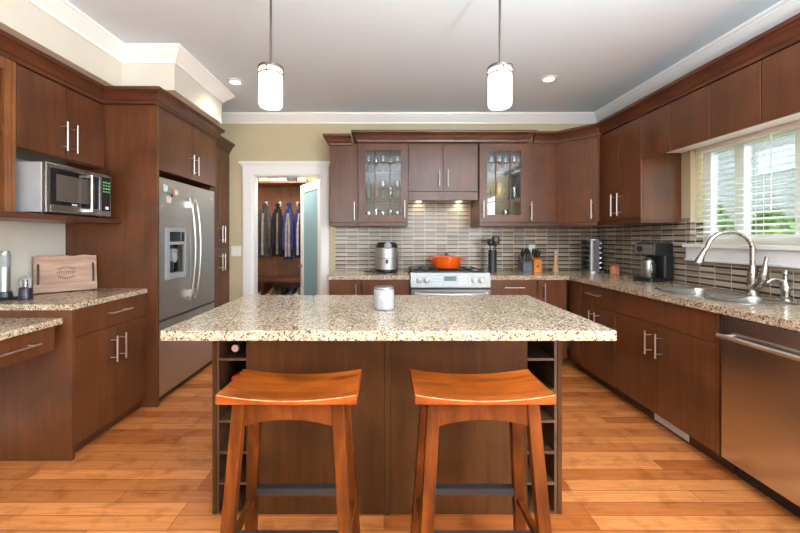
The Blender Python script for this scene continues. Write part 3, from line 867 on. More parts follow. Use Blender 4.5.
st = make_stool('left chestnut wooden saddle stool tucked at the island', -.322, 1.302)
dup(st, (.334, 1.302, 0), 0, 'right chestnut wooden saddle stool tucked at the island')

# ------------------------------------------------------------------ refrigerator
t = thing('refrigerator', 'stainless french door refrigerator with water dispenser on the left', 'refrigerator', (-1.735, 2.758, 0), R90)
DF = -1.735 - WL - .03
W2 = .905
link('body', MB().box(.006, W2 - .006, .055, DF, .035, 1.755), 'grey_plastic', t)
b = MB(); b.box(.02, W2 - .02, .02, .055, .005, .05); link('kick_grille', b, 'black', t)
b = MB(); b.box(.03, .06, .03, .08, .0005, .035).box(W2 - .06, W2 - .03, .03, .08, .0005, .035); link('foot', b, 'black', t)
# left door with the dispenser hole
zf0, zf1 = .645, 1.75
dx0, dx1, dz0, dz1 = .075, .375, .945, 1.36
b = MB()
for a0, a1, c0, c1 in ((.003, dx0, zf0, zf1), (dx1, W2 / 2 - .003, zf0, zf1), (dx0, dx1, zf0, dz0), (dx0, dx1, dz1, zf1)): b.box(a0, a1, -.012, .05, c0, c1)
ld = link('left_door', b, 'steel_v', t)
b = MB()
for a0, a1, c0, c1 in ((dx0, dx0 + .05, dz0, dz1), (dx1 - .03, dx1, dz0, dz1), (dx0 + .05, dx1 - .03, dz0, dz0 + .05), (dx0 + .05, dx1 - .03, dz1 - .03, dz1), (dx0 + .05, dx1 - .03, 1.225, 1.25)): b.box(a0, a1, -.022, .0, c0, c1)
dp = link('dispenser', b, 'grey_plastic', ld, bevel=.003); dp['label'] = 'grey water and ice dispenser'
ld2 = MB().box(dx0 + .05, dx1 - .03, .036, .046, dz0 + .05, 1.225)
link('dispenser_recess', ld2, 'black_gloss', ld)
link('dispenser_display', MB().box(dx0 + .05, dx1 - .03, -.016, -.004, 1.25, dz1 - .03), 'black_gloss', ld)
link('dispenser_lever', MB().box(.195, .265, .0, .034, 1.09, 1.19).sphere((.23, .0, 1.12), .034, .012, .045, 10), 'grey_plastic', ld, smooth=True)
rd = link('right_door', MB().box(W2 / 2 + .003, W2 - .003, -.012, .05, zf0, zf1), 'steel_v', t, bevel=.006)
link('badge', MB().box(W2 - .11, W2 - .045, -.0135, -.0121, 1.665, 1.678), 'chrome', rd)
fd = link('freezer_drawer', MB().box(.003, W2 - .003, -.012, .05, .055, .625), 'steel_v', t, bevel=.006)
for x, par in ((W2 / 2 - .045, ld), (W2 / 2 + .045, rd)):
    b = MB(); z0, z1 = .74, 1.63; pts = []
    for k in range(13):
        u = k / 12; pts.append((x, -.028 - .05 * math.sin(PI * u) ** .6, z0 + (z1 - z0) * u))
    b.tube(pts, .009, 10); b.box(x - .014, x + .014, -.05, -.012, z0 + .03, z0 + .085); b.box(x - .014, x + .014, -.05, -.012, z1 - .085, z1 - .03)
    link('handle', b, 'chrome', par, smooth=True)['label'] = 'bowed steel handle'
b = MB(); b.tube([(.12, -.06, .545), (W2 - .12, -.06, .545)], .0105, 10)
for x in (.15, W2 - .15): b.box(x - .013, x + .013, -.06, -.012, .533, .557)
link('handle', b, 'chrome', fd, smooth=True)
mc = [((236, 236, 230), 'white flower magnet at the top of the refrigerator door', .075, 1.672, .05, .055), ((110, 150, 140), 'green picture magnet on the refrigerator door', .125, 1.66, .045, .055),
      ((206, 120, 100), 'red and cream magnet right of the green one', .185, 1.665, .035, .05), ((232, 226, 214), 'cream round magnet on the refrigerator door', .225, 1.655, .04, .045),
      ((232, 210, 200), 'pale pink square magnet low in the magnet cluster', .12, 1.585, .06, .055), ((70, 84, 90), 'small dark magnet between the pale ones', .165, 1.625, .025, .03)]
for i, (c, lab, x, z, mw, mh) in enumerate(mc):
    m_ = plain('magnet_%d' % i, s2l(*c), .5, var=.35, scale=60)
    o = link('fridge_magnet', MB().prism(rrect(-mw / 2, mw / 2, -mh / 2, mh / 2, .012, 4), 0, .006).xf(Matrix.Rotation(R90, 4, 'X')), m_, None, bevel=.001)
    o.rotation_euler = (0, 0, R90); o.location = (-1.735 + .0121, 2.758 + x, z)
    tag(o, lab, 'magnet', 'magnets on the refrigerator')

# ------------------------------------------------------------------ range
t = thing('range', 'stainless slide-in gas range between the back counters', 'stove', (.256, 3.50, 0))
RW = .775
link('body', MB().box(.003, RW - .003, .03, .64, .02, .905), 'steel', t)
link('cooktop', MB().box(.0, RW, .03, .64, .9155, .928), 'black_gloss', t, bevel=.003)
b = MB(); b.hexa([(.0, -.03, .80), (RW, -.03, .80), (RW, .029, .80), (.0, .029, .80), (.0, -.008, .945), (RW, -.008, .945), (RW, .029, .945), (.0, .029, .945)])
pn = link('control_panel', b, 'steel_range', t, bevel=.004)
sl = math.atan2(.022, .145)


def onp(x, z, off=0):  # point on the slanted control face
    return (x, -.03 + .022 * (z - .80) / .145 - off, z)


b = MB(); b.hexa([onp(.21, .815), onp(.56, .815), (.56, .02, .815), (.21, .02, .815), onp(.21, .93), onp(.56, .93), (.56, .02, .93), (.21, .02, .93)])
bmesh.ops.translate(b.bm, verts=b.bm.verts, vec=(0, -.002, 0)); link('touch_panel', b, 'panel_grey', pn)
b = MB(); b.hexa([onp(.325, .865), onp(.445, .865), (.445, .02, .865), (.325, .02, .865), onp(.325, .91), onp(.445, .91), (.445, .02, .91), (.325, .02, .91)])
bmesh.ops.translate(b.bm, verts=b.bm.verts, vec=(0, -.003, 0)); link('display', b, 'display', pn)
b = MB()
for k in range(4):
    for j in range(3):
        for x0 in (.225, .47):
            p = onp(x0 + k * .021, .835 + j * .03, .0025); b.box(p[0], p[0] + .013, p[1], p[1] + .003, p[2], p[2] + .012)
link('touch_keys', b, 'knobface', pn)
for x in (.085, .155, .62, .69):
    p = onp(x, .868)
    k = link('knob', MB().lathe([(.026, 0), (.026, -.006), (.021, -.008), (.019, -.03), (.0005, -.031)], p, 20, 'y'), 'knobface', t, smooth=True)
    link('dial_ring', MB().lathe([(.034, .002), (.034, -.003), (.027, -.0035)], p, 24, 'y'), 'grey_plastic', k, smooth=True)
link('vent_slot', MB().box(.01, RW - .01, -.01, .029, .782, .7985), 'black', t)
od = link('oven_door', MB().box(.004, RW - .004, -.028, .029, .22, .78), 'steel_range', t, bevel=.004)
link('oven_window', MB().box(.12, RW - .12, -.0295, -.0281, .34, .62), 'black_gloss', od)
b = MB(); b.tube([(.05, -.05, .745), (.12, -.078, .745), (RW / 2, -.085, .742), (RW - .12, -.078, .745), (RW - .05, -.05, .745)], .014, 12)
b.box(.035, .06, -.055, -.028, .73, .76); b.box(RW - .06, RW - .035, -.055, -.028, .73, .76)
link('oven_handle', b, 'chrome', od, smooth=True)
link('warming_drawer', MB().box(.004, RW - .004, -.028, .029, .05, .21), 'steel', t, bevel=.004)
link('plinth', MB().box(.02, RW - .02, .05, .62, .0005, .02), 'black', t)
for x0, x1 in ((.03, .265), (.27, .505), (.51, .745)):
    b = MB()
    for y in (.06, .33, .60): b.box(x0, x1, y - .006, y + .006, .945, .957)
    for x in (x0 + .006, (x0 + x1) / 2, x1 - .006): b.box(x - .006, x + .006, .06, .60, .944, .956)
    for x in (x0 + .006, x1 - .006):
        for y in (.06, .60): b.box(x - .007, x + .007, y - .007, y + .007, .928, .945)
    link('grate', b, 'iron', t)
    for y in (.19, .46): link('burner', MB().lathe([(.045, .9285), (.045, .936), (.032, .9365), (.03, .941), (.001, .9415)], ((x0 + x1) / 2, y, 0), 18), 'iron', t, smooth=True)
# dutch oven
t = thing('dutch_oven', 'bright orange enamel pot with lid on the range', 'pot', (.668, 3.86, .9575))
link('pot', MB().lathe([(.11, 0), (.135, .006), (.148, .04), (.152, .10), (.155, .102), (.155, .108), (.14, .108), (.138, .02), (.001, .012)], (0, 0, 0), 36), 'orange', t, smooth=True)
ld = link('lid', MB().lathe([(.001, .1085), (.156, .1085), (.158, .114), (.13, .128), (.07, .14), (.001, .144)], (0, 0, 0), 36), 'orange', t, smooth=True)
link('knob', MB().lathe([(.01, .142), (.009, .152), (.02, .156), (.021, .165), (.001, .168)], (0, 0, 0), 18), 'black', ld, smooth=True)
for s in (-1, 1): link('handle', MB().tube([(s * .148, -.045, .094), (s * .185, -.035, .098), (s * .195, 0, .099), (s * .185, .035, .098), (s * .148, .045, .094)], .0105, 10), 'orange', t, smooth=True)

# ------------------------------------------------------------------ microwave
t = thing('microwave', 'silver microwave oven on the shelf beneath the left wall cabinet', 'microwave', (-2.0, 2.116, 1.4215), R90)
MW, MH, MD = .508, .308, .39
link('case', MB().box(0, MW, .012, MD, .012, MH), 'silver_foil' if False else plain('silver_case', s2l(196, 200, 202), .4, .35, var=.03), t, bevel=.004)
b = MB()
for a0, a1, c0, c1 in ((.0, .028, .012, MH), (.397, .405, .012, MH), (.028, .397, .012, .06), (.028, .397, MH - .028, MH)): b.box(a0, a1, -.014, .0115, c0, c1)
dr = link('door', b, 'steel', t, bevel=.003)
link('window', MB().box(.028, .397, -.010, .0, .06, MH - .028), 'black_gloss', dr)
link('window_screen', MB().box(.07, .36, -.0108, -.0101, .085, MH - .06), plain('microwave_screen', s2l(84, 76, 70), .25), dr)
link('brand_plate', MB().box(.18, .22, -.0112, -.0101, .066, .075), 'white_plastic', dr)
b = MB(); b.tube([(.292, -.046, .035), (.292, -.046, MH - .03)], .009, 10)
for z in (.04, MH - .04): b.box(.285, .299, -.046, -.0115, z - .008, z + .008)
link('handle', b, 'chrome', dr, smooth=True)
cp = link('control_panel', MB().box(.406, MW, -.012, .0115, .012, MH), 'steel', t, bevel=.003)
link('keypad', MB().box(.418, MW - .012, -.0135, -.0121, .05, MH - .018), 'black_gloss', cp)
b = MB()
for k in range(4):
    for j in range(3): b.box(.428 + j * .024, .444 + j * .024, -.0145, -.0136, MH - .060 - k * .022, MH - .050 - k * .022)
link('display', b, 'lcd_green', cp)
link('start_button', MB().box(.45, .48, -.0148, -.0136, .062, .082), 'white_plastic', cp)
b = MB()
for x in (.04, MW - .04):
    for y in (.05, MD - .05): b.lathe([(.012, 0.0003), (.012, .012)], (x, y, 0), 10)
link('foot', b, 'black', t)

# ------------------------------------------------------------------ pendants and downlights
def pendant(label, x, y):
    t = thing('pendant_lamp', label, 'lamp', (x, y, CZ - .0005), 0, 'pendant lamps over the island')
    link('canopy', MB().lathe([(.062, 0), (.062, -.012), (.05, -.022), (.008, -.03)], (0, 0, 0), 24), 'bronze', t, smooth=True)
    link('rod', MB().tube([(0, 0, -.028), (0, 0, -.535)], .0065, 12), 'bronze', t, smooth=True)
    b = MB(); b.lathe([(.012, -.51), (.014, -.536), (.012, -.538)], (0, 0, 0), 16)
    b.lathe([(.063, -.535), (.065, -.535), (.065, -.548), (.061, -.548), (.061, -.537), (.001, -.537), (.001, -.533), (.063, -.533)], (0, 0, 0), 32)
    b.lathe([(.060, -.570), (.065, -.570), (.065, -.578), (.060, -.578), (.060, -.570)], (0, 0, 0), 32)
    for k in range(3):
        a = 2 * PI * k / 3 + .5; b.tube([(.063 * math.cos(a), .063 * math.sin(a), -.548), (.063 * math.cos(a), .063 * math.sin(a), -.570)], .004, 8)
    link('lamp_holder', b, 'bronze', t, smooth=True)
    link('lamp_shade', MB().lathe([(.050, -.5485), (.0590, -.552), (.0590, -.728), (.053, -.738), (.001, -.741)], (0, 0, 0), 32), 'lampglass', t, smooth=True)['label'] = 'glowing white cylinder glass'
    return t


pendant('left pendant lamp with lit white glass cylinder hanging over the island', -.588, 1.87)
pendant('right pendant lamp with lit white glass cylinder hanging over the island', .602, 1.87)


def downlight(label, x, y):
    t = thing('ceiling_spotlight', label, 'light', (x, y, CZ), 0, 'recessed ceiling spotlights')
    link('trim_ring', MB().lathe([(.045, -.0005), (.075, -.0005), (.075, -.006), (.047, -.009), (.045, -.004)], (0, 0, 0), 28), 'white_plastic', t, smooth=True)
    link('lamp_lens', MB().lathe([(.0005, -.001), (.044, -.001), (.044, -.004), (.0005, -.0045)], (0, 0, 0), 24), 'lamp_disc', t)
    spot('spotlight_beam', (x, y, CZ - .012), 12 if y > 2 else 1.2, (1, .9, .76), 2.3, .04)


downlight('recessed ceiling spotlight at left in front of the soffit end', -1.35, 3.27)
downlight('recessed ceiling spotlight at right in front of the corner cabinet', 1.47, 3.21)
for i, (x, y) in enumerate(((-1.35, .55), (1.47, .55), (-1.35, -1.2), (1.47, -1.2))):  # extra spotlights out of view, added for fill
    downlight('added unseen ceiling spotlight for fill light, %s' % ('left front', 'right front', 'left rear', 'right rear')[i], x, y)



def fill_uplighter(label, x, y, power):  # added uplighter, stands in for flash bounced off the ceiling
    t = thing('added_uplighter', label, 'lamp', (x, y, 0), 0, 'added uplighters behind the camera')
    link('base', MB().lathe([(.15, .0005), (.15, .02), (.03, .035)], (0, 0, 0), 28), 'bronze', t, smooth=True)
    link('pole', MB().tube([(0, 0, .03), (0, 0, 1.72)], .013, 12), 'bronze', t, smooth=True)
    link('bowl', MB().lathe([(.02, 1.72), (.12, 1.76), (.2, 1.84), (.195, 1.84), (.118, 1.766), (.001, 1.73)], (0, 0, 0), 32), 'bronze', t, smooth=True)
    l = area('added_bounce_light', (x, y, 1.835), (PI, 0, 0), .26, .26, power, (.88, .95, 1)); l.data.shape = 'DISK'


fill_uplighter('added unseen uplighter behind the camera on the right', 1.15, -.2, 200)
fill_uplighter('added unseen uplighter behind the camera on the left', -1.0, -1.3, 35)

# ------------------------------------------------------------------ blind over the sink window
t = thing('window_blind', 'white horizontal slatted blind in the window over the sink', 'blind', (WR + .045, 1.97, 1.29))
BY0, BY1 = WY0 + .02, WY1 - .03
f = at(t)
link('head_rail', f(MB().box(WR + .015, WR + .075, BY0, BY1, 1.95, 1.995)), 'white', t, bevel=.002)
b = MB(); z = 1.325; k = 0
while z < 1.94:
    tl = .006
    b.hexa([(WR + .02, BY0, z - tl), (WR + .07, BY0, z + tl), (WR + .07, BY1, z + tl), (WR + .02, BY1, z - tl), (WR + .02, BY0, z - tl + .003), (WR + .07, BY0, z + tl + .003), (WR + .07, BY1, z + tl + .003), (WR + .02, BY1, z - tl + .003)])
    z += .042
link('slats', f(b), 'slat', t)
link('bottom_rail', f(MB().box(WR + .02, WR + .07, BY0, BY1, 1.285, 1.303)), 'white', t, bevel=.002)
b = MB()
for y in (2.78, 2.4, 1.97, 1.55, 1.15):
    for x in (WR + .019, WR + .071): b.tube([(x, y, 1.30), (x, y, 1.955)], .0012, 6)
link('ladder_cord', f(b), 'white', t)
b = MB(); b.tube([(WR + .012, 2.30, 1.45), (WR + .014, 2.30, 1.955)], .003, 6); link('tilt_wand', f(b), 'white', t)

# ------------------------------------------------------------------ faucet and soap pump
t = thing('faucet', 'brushed nickel gooseneck faucet behind the sink', 'faucet', (2.365, 2.31, .9145))
f = at(t)
link('base', f(MB().lathe([(.034, .9145), (.034, .922), (.027, .93), (.024, .96), (.027, 1.02), (.026, 1.05), (.019, 1.09), (.0145, 1.10)], (2.365, 2.31, 0), 24)), 'nickel', t, smooth=True)
d = Vector((-.95, .31)).normalized(); R_ = .118; pts = [(2.365, 2.31, 1.09), (2.365, 2.31, 1.15), (2.365, 2.31, 1.205)]
for k in range(1, 15):
    a = math.radians(172) * k / 14; s = R_ - R_ * math.cos(a); pts.append((2.365 + d.x * s, 2.31 + d.y * s, 1.205 + R_ * math.sin(a)))
e = Vector(pts[-1]); tip = e + Vector((d.x * .022, d.y * .022, -.035)); pts.append(tuple(tip))
link('spout', f(MB().tube(pts, .0135, 14)), 'nickel', t, smooth=True)
tip2 = tip + Vector((d.x * .03, d.y * .03, -.075))
link('spray_head', f(MB().tube([tuple(tip), tuple(tip.lerp(tip2, .15)), tuple(tip.lerp(tip2, .8)), tuple(tip2)], [.0145, .017, .0235, .022], 16)), 'nickel', t, smooth=True)
b = MB(); b.tube([(2.36, 2.30, .955), (2.362, 2.265, .985), (2.366, 2.245, 1.03), (2.368, 2.24, 1.085), (2.372, 2.238, 1.125), (2.376, 2.232, 1.165)], [.018, .024, .025, .019, .010, .0115], 14)
link('lever', f(b), 'nickel', t, smooth=True)
t = thing('soap_dispenser', 'brushed nickel soap pump on the counter right of the faucet', 'soap dispenser', (2.375, 2.13, .9145))
link('base', MB().lathe([(.031, 0), (.031, .008), (.02, .018), (.022, .05), (.025, .075), (.018, .1), (.0095, .115), (.0085, .145)], (0, 0, 0), 20), 'nickel', t, smooth=True)
link('pump_spout', MB().lathe([(.009, .145), (.013, .148), (.013, .175), (.006, .178)], (0, 0, 0), 14).tube([(0, 0, .105), (-.03, .012, .122), (-.06, .022, .118), (-.078, .028, .098)], [.009, .009, .0085, .007], 10), 'nickel', t, smooth=True)

# ------------------------------------------------------------------ things on the worktops
CT = .9145
# air fryer
t = thing('air_fryer', 'steel and black cylindrical air fryer on the back counter', 'air fryer', (.03, 3.905, CT))
RW_ = .118
link('body', MB().lathe([(.112, 0), (.12, .008), (.122, .03), (.122, .255), (.112, .30), (.09, .318), (.001, .322)], (0, 0, 0), 36), 'black', t, smooth=True)
link('steel_band', MB().lathe([(.1225, .034), (.1245, .034), (.1245, .148), (.1225, .148)], (0, 0, 0), 36), 'steel_v', t, smooth=True)
link('steel_band', MB().lathe([(.1225, .152), (.1245, .152), (.1245, .262), (.1225, .262)], (0, 0, 0), 36), 'steel_v', t, smooth=True)
link('basket_handle', MB().box(-.014, .014, -.165, -.1247, .10, .14), 'black', t, bevel=.004)
link('control_knob', MB().lathe([(.04, 0), (.04, -.018), (.03, -.024), (.001, -.024)], (.01, -.105, .285), 20, 'y'), 'grey_plastic', t, smooth=True)
link('power_cord', MB().tube([(-.19 + .055 * math.cos(a), -.03 + .05 * math.sin(a), .005 + .0012 * a) for a in [k * .4 for k in range(18)]] + [(-.13, .06, .01), (-.05, .115, .03)], .0045, 8), 'black', t, smooth=True)
# utensil crock with utensils
t = thing('utensil_holder', 'tall black utensil holder right of the range', 'utensil holder', (1.175, 3.90, CT))
link('crock', MB().lathe([(.04, 0), (.044, .004), (.046, .235), (.043, .235), (.041, .012), (.001, .01)], (0, 0, 0), 28), plain('charcoal_ceramic', s2l(40, 44, 50), .3), t, smooth=True)


def utensil(label, lean, az, kind, ox, oy):
    t = thing('cooking_utensil', label, 'utensil', (1.175 + ox, 3.90 + oy, CT + .0165), 0, 'black utensils in the holder')
    rm = Matrix.Rotation(az, 4, 'Z') @ Matrix.Rotation(lean, 4, 'Y')
    link('handle', MB().tube([(0, 0, 0), (0, 0, .28)], [.005, .006], 8).xf(rm), 'black', t, smooth=True)
    b = MB()
    if kind == 'spoon': b.sphere((0, 0, .32), .042, .012, .058, 12)
    elif kind == 'spatula': b.hexa([(-.022, -.003, .265), (.022, -.003, .265), (.022, .003, .265), (-.022, .003, .265), (-.036, -.003, .34), (.036, -.003, .34), (.036, .003, .34), (-.036, .003, .34)])
    else:
        b.sphere((0, -.02, .30), .042, .036, .036, 12)
    link('head', b.xf(rm), 'black', t, smooth=True, bevel=0)


utensil('black ladle leaning left in the utensil holder', -.07, .2, 'ladle', -.014, -.020)
utensil('black spoon leaning right in the utensil holder', .05, -.2, 'spoon', .019, -.006)
utensil('black spatula standing upright in the utensil holder', .0, .1, 'spatula', -.020, .018)
utensil('black slotted spoon leaning back right in the utensil holder', .04, .5, 'spoon', .016, .022)


# knife blocks
def knife(loc, tilt, label, hm, ln=.095, group='knives in the blocks'):
    t = thing('kitchen_knife', label, 'knife', loc, 0, group)
    rm = Matrix.Rotation(tilt, 4, 'X')
    link('handle', MB().box(-.008, .008, -.010, .010, .006, ln).xf(rm), hm, t, bevel=.004)
    link('bolster', MB().box(-.0075, .0075, -.009, .009, 0, .006).xf(rm), 'chrome', t)


def block(label, x, y, wd, mat, h0, h1, dp):
    t = thing('knife_block', label, 'knife block', (x, y, CT))
    b = MB(); b.hexa([(-wd / 2, -dp / 2, 0), (wd / 2, -dp / 2, 0), (wd / 2, dp / 2, 0), (-wd / 2, dp / 2, 0), (-wd / 2, -dp / 2, h0), (wd / 2, -dp / 2, h0), (wd / 2, dp / 2, h1), (-wd / 2, dp / 2, h1)])
    link('block', b, mat, t, bevel=.003)
    return t


block('dark slate knife block, left of the orange wooden one', 1.545, 3.93, .10, 'greyblock', .10, .175, .13)
sl = math.atan2(.075, .13)
k = 0
for r, yy in enumerate((-.04, .0, .04)):
    for c in range(3):
        z = .10 + .075 * (yy + .065) / .13
        knife((1.545 - .032 + .032 * c, 3.93 + yy, CT + z + .0045), sl * .8, 'steel handled knife in the slate block, %s row, %s' % (('front', 'middle', 'back')[r], ('left', 'centre', 'right')[c]), 'steel' if r == 0 else 'black', .085)
t = block('orange wooden knife block, right of the slate one', 1.652, 3.925, .088, 'block_wood', .13, .185, .12)
link('mark', MB().box(-.008, .008, -.0612, -.0602, .05, .075), 'brand', t)
sl2 = math.atan2(.055, .12)
for c in range(3):
    for r, yy in enumerate((-.025, .03)):
        z = .13 + .055 * (yy + .06) / .12
        knife((1.652 - .024 + .024 * c, 3.925 + yy, CT + z + .0045), sl2 * .8, 'black handled knife in the wooden block, %s row, %s' % (('front', 'back')[r], ('left', 'centre', 'right')[c]), 'black', .08)
t = thing('scissors', 'black handled scissors in the slate block', 'scissors', (1.583, 3.985, CT + .171))
b = MB()
for s in (-1, 1): b.tube([(s * .012 + .017 * math.cos(a), 0, .045 + .026 * math.sin(a)) for a in [2 * PI * k / 12 for k in range(13)]], .004, 8)
b.box(-.006, .006, -.004, .004, .0, .03)
link('handle', b, 'black', t, smooth=True)
# pepper mill
t = thing('pepper_mill', 'slim pale wood mill between the knife blocks and the spice rack', 'pepper mill', (1.875, 3.93, CT))
link('body', MB().lathe([(.03, 0), (.031, .01), (.024, .05), (.017, .10), (.02, .14), (.018, .17), (.014, .172)], (0, 0, 0), 20), 'light_wood', t, smooth=True)
link('top', MB().lathe([(.014, .173), (.021, .178), (.022, .20), (.015, .222), (.007, .228), (.008, .238), (.001, .242)], (0, 0, 0), 20), plain('pinkish_wood', s2l(196, 160, 144), .45), t, smooth=True)
# spice carousel with jars
SX, SY = 2.255, 3.90
t = thing('spice_rack', 'round steel spice carousel in the back right corner', 'spice rack', (SX, SY, CT))
link('base', MB().lathe([(.108, 0), (.108, .012), (.05, .016)], (0, 0, 0), 28), 'steel', t, smooth=True)
b = MB(); b.prism(rrect(-.046, .046, -.046, .046, .02, 3), .016, .342)
for k in range(4):
    a = PI / 4 + k * PI / 2 + PI / 4
    b.box(-.018, .018, -.10, -.047, .016, .342) if k == 0 else None
link('post', b, 'steel_v', t)
link('cap', MB().lathe([(.10, .342), (.10, .352), (.04, .36), (.001, .362)], (0, 0, 0), 28), 'steel', t, smooth=True)
jp = None
for row in range(6):
    for a in (-150, -30, 30, 150, 0, 180):
        ar = math.radians(a); r0 = .060
        L_ = (SX + math.cos(ar) * r0, SY + math.sin(ar) * r0, CT + .046 + row * .053)
        if abs(a) in (30, 150) and False: pass
        if jp is None:
            jp = thing('spice_jar', 'small black lidded spice jar in the steel carousel', 'jar', L_, ar, 'spice jars in the carousel')
            link('jar', MB().lathe([(.018, 0), (.018, .026), (.015, .028)], (0, 0, 0), 14, 'x'), 'glassware', jp, smooth=True)
            link('lid', MB().lathe([(.022, .0285), (.022, .041), (.001, .0415)], (0, 0, 0), 14, 'x'), 'black', jp, smooth=True)
        else: dup(jp, L_, ar, jp['label'])
# orange candle
t = thing('candle_jar', 'small orange candle jar left of the coffee maker', 'candle', (2.36, 3.685, CT))
link('jar', MB().lathe([(.038, 0), (.041, .006), (.041, .065), (.036, .075), (.001, .076)], (0, 0, 0), 24), plain('peach_wax_jar', s2l(226, 150, 104), .3, var=.12), t, smooth=True)
link('lid', MB().lathe([(.043, .0765), (.043, .092), (.02, .098), (.001, .098)], (0, 0, 0), 24), plain('coral_lid', s2l(206, 92, 66), .4), t, smooth=True)
# coffee maker (its front looks at the camera, turned towards the sink)
t = thing('coffee_maker', 'black and steel drip coffee maker on the right counter', 'coffee maker', (2.30, 3.07, CT), -R90 + .25)
link('base', MB().prism(rrect(-.09, .09, -.13, .11, .02, 3), .0, .03), 'black', t, bevel=.003)
link('tower', MB().prism(rrect(-.09, .09, .01, .11, .015, 3), .0305, .22), 'black', t, bevel=.003)
hd = link('brew_head', MB().prism(rrect(-.09, .09, -.105, .11, .02, 3), .221, .32), 'black', t, bevel=.004)
link('steel_front', MB().box(-.075, .075, -.112, -.1055, .228, .312), 'steel', hd, bevel=.002)
link('dial', MB().lathe([(.026, 0), (.026, -.008), (.001, -.009)], (-.03, -.1125, .272), 18, 'y'), 'black', hd, smooth=True)
link('lid', MB().prism(rrect(-.085, .085, -.09, .10, .02, 3), .3205, .330), 'black', t, bevel=.002)
t = thing('coffee_carafe', 'steel carafe standing in the coffee maker', 'carafe', (2.30 - math.cos(.25) * .055, 3.07 - math.sin(.25) * .055 + .0, CT + .0305), -R90 + .25)
link('jug', MB().lathe([(.046, 0), (.05, .006), (.052, .10), (.042, .135), (.04, .145)], (0, 0, 0), 24), 'steel', t, smooth=True)
link('lid', MB().lathe([(.041, .1455), (.043, .15), (.04, .165), (.001, .168)], (0, 0, 0), 24), 'black', t, smooth=True)
link('handle', MB().tube([(.045, -.02, .125), (.075, -.045, .12), (.078, -.048, .05), (.05, -.025, .025)], .007, 8), 'black', t, smooth=True)
# candle on the island
t = thing('candle_jar', 'white marbled candle jar with metal lid on the island', 'candle', (.0, 1.855, CT))
link('jar', MB().lathe([(.044, 0), (.05, .004), (.052, .012), (.052, .1), (.050, .103), (.001, .103)], (0, 0, 0), 32), 'marble', t, smooth=True)
link('lid', MB().lathe([(.047, .1035), (.049, .105), (.049, .113), (.046, .116), (.001, .1165)], (0, 0, 0), 32), 'silver_foil', t, smooth=True)
# left counter: cutting board, wine opener, stopper pump
t = thing('cutting_board', 'walnut cutting board with a burnt emblem leaning in the left corner', 'cutting board', (-2.243, 2.545, .9005), math.radians(46))
tl = Matrix.Translation((0, 0, .0015)) @ Matrix.Rotation(-.14, 4, 'X')
BW, BH = .170, .255
b = MB(); n = 14
pf = [(-BW + 2 * BW * k / n, .004 * math.sin(k * 1.3)) for k in range(n + 1)]
A = [b.bm.verts.new((x, -.011, .0 + 0.0015 * (1 + math.sin(i)))) for i, (x, dz) in enumerate(pf)]; B = [b.bm.verts.new((x * .99, -.011, BH + dz)) for x, dz in pf]
A2 = [b.bm.verts.new((v.co.x, .011, v.co.z)) for v in A]; B2 = [b.bm.verts.new((v.co.x, .011, v.co.z)) for v in B]
for i in range(n):
    b.bm.faces.new((A[i], A[i + 1], B[i + 1], B[i])); b.bm.faces.new((A2[i + 1], A2[i], B2[i], B2[i + 1])); b.bm.faces.new((A[i + 1], A[i], A2[i], A2[i + 1])); b.bm.faces.new((B[i], B[i + 1], B2[i + 1], B2[i]))
b.bm.faces.new((A[0], B[0], B2[0], A2[0])); b.bm.faces.new((A[n], A2[n], B2[n], B[n]))
bd = link('board', b.xf(tl), 'board', t, bevel=.003)
b = MB()
for s in (1, -1):
    for rr, w_ in ((.060, .007), (.047, .004)):
        for k in range(10):
            a0 = math.radians(35 + 11 * k) * s; a1 = math.radians(35 + 11 * k + 9) * s
            P = lambda r, a: (r * math.cos(a), 0, .133 + r * .72 * math.sin(a))
            q = [P(rr, a0), P(rr, a1), P(rr - w_, a1), P(rr - w_, a0)]
            b.hexa([(x, -.0118, z) for x, _, z in q] + [(x, -.0108, z) for x, _, z in q])
for k in range(9):
    x = -.05 + k * .0115; hgt = (.008, .012, .010)[k % 3]
    b.box(x, x + .0035, -.0118, -.0108, .133 - hgt, .133 + hgt); b.box(x, x + .008, -.0118, -.0108, .133 + hgt - .003, .133 + hgt)
link('emblem', b.xf(tl), 'brand', bd)
for s in (-1, 1):
    b = MB(); b.tube([(s * .146, -.011, .065), (s * .146, -.032, .075), (s * .146, -.036, .13), (s * .146, -.032, .185), (s * .146, -.011, .195)], .006, 8)
    link('handle', b.xf(tl), 'iron', t, smooth=True)
t = thing('wine_opener', 'tall silver electric wine opener on its black stand at left', 'wine opener', (-2.335, 2.215, .9005))
link('stand', MB().lathe([(.05, 0), (.052, .008), (.04, .018), (.034, .05), (.0275, .052)], (0, 0, 0), 24).box(-.03, .06, -.03, .03, .0, .012), 'black', t, smooth=True)
link('barrel', MB().lathe([(.027, .0525), (.027, .285), (.024, .298), (.001, .30)], (0, 0, 0), 24), 'silver_foil', t, smooth=True)
link('grip', MB().lathe([(.0275, .20), (.0282, .202), (.0282, .275), (.0275, .278)], (0, 0, 0), 24), 'grey_plastic', t, smooth=True)
t = thing('foil_cutter', 'small dark foil cutter with clear top beside the wine opener', 'foil cutter', (-2.225, 2.235, .9005))
link('base', MB().lathe([(.034, 0), (.036, .006), (.033, .02), (.031, .07), (.025, .075)], (0, 0, 0), 22), plain('navy_plastic', s2l(44, 40, 56), .35), t, smooth=True)
link('loop', MB().tube([(-.026, 0, .072), (-.028, 0, .115), (-.018, 0, .138), (.018, 0, .138), (.028, 0, .115), (.026, 0, .072)], .008, 10), 'grey_plastic', t, smooth=True)
link('core', MB().lathe([(.011, .076), (.011, .12), (.001, .122)], (0, 0, 0), 14), 'glassware', t, smooth=True)

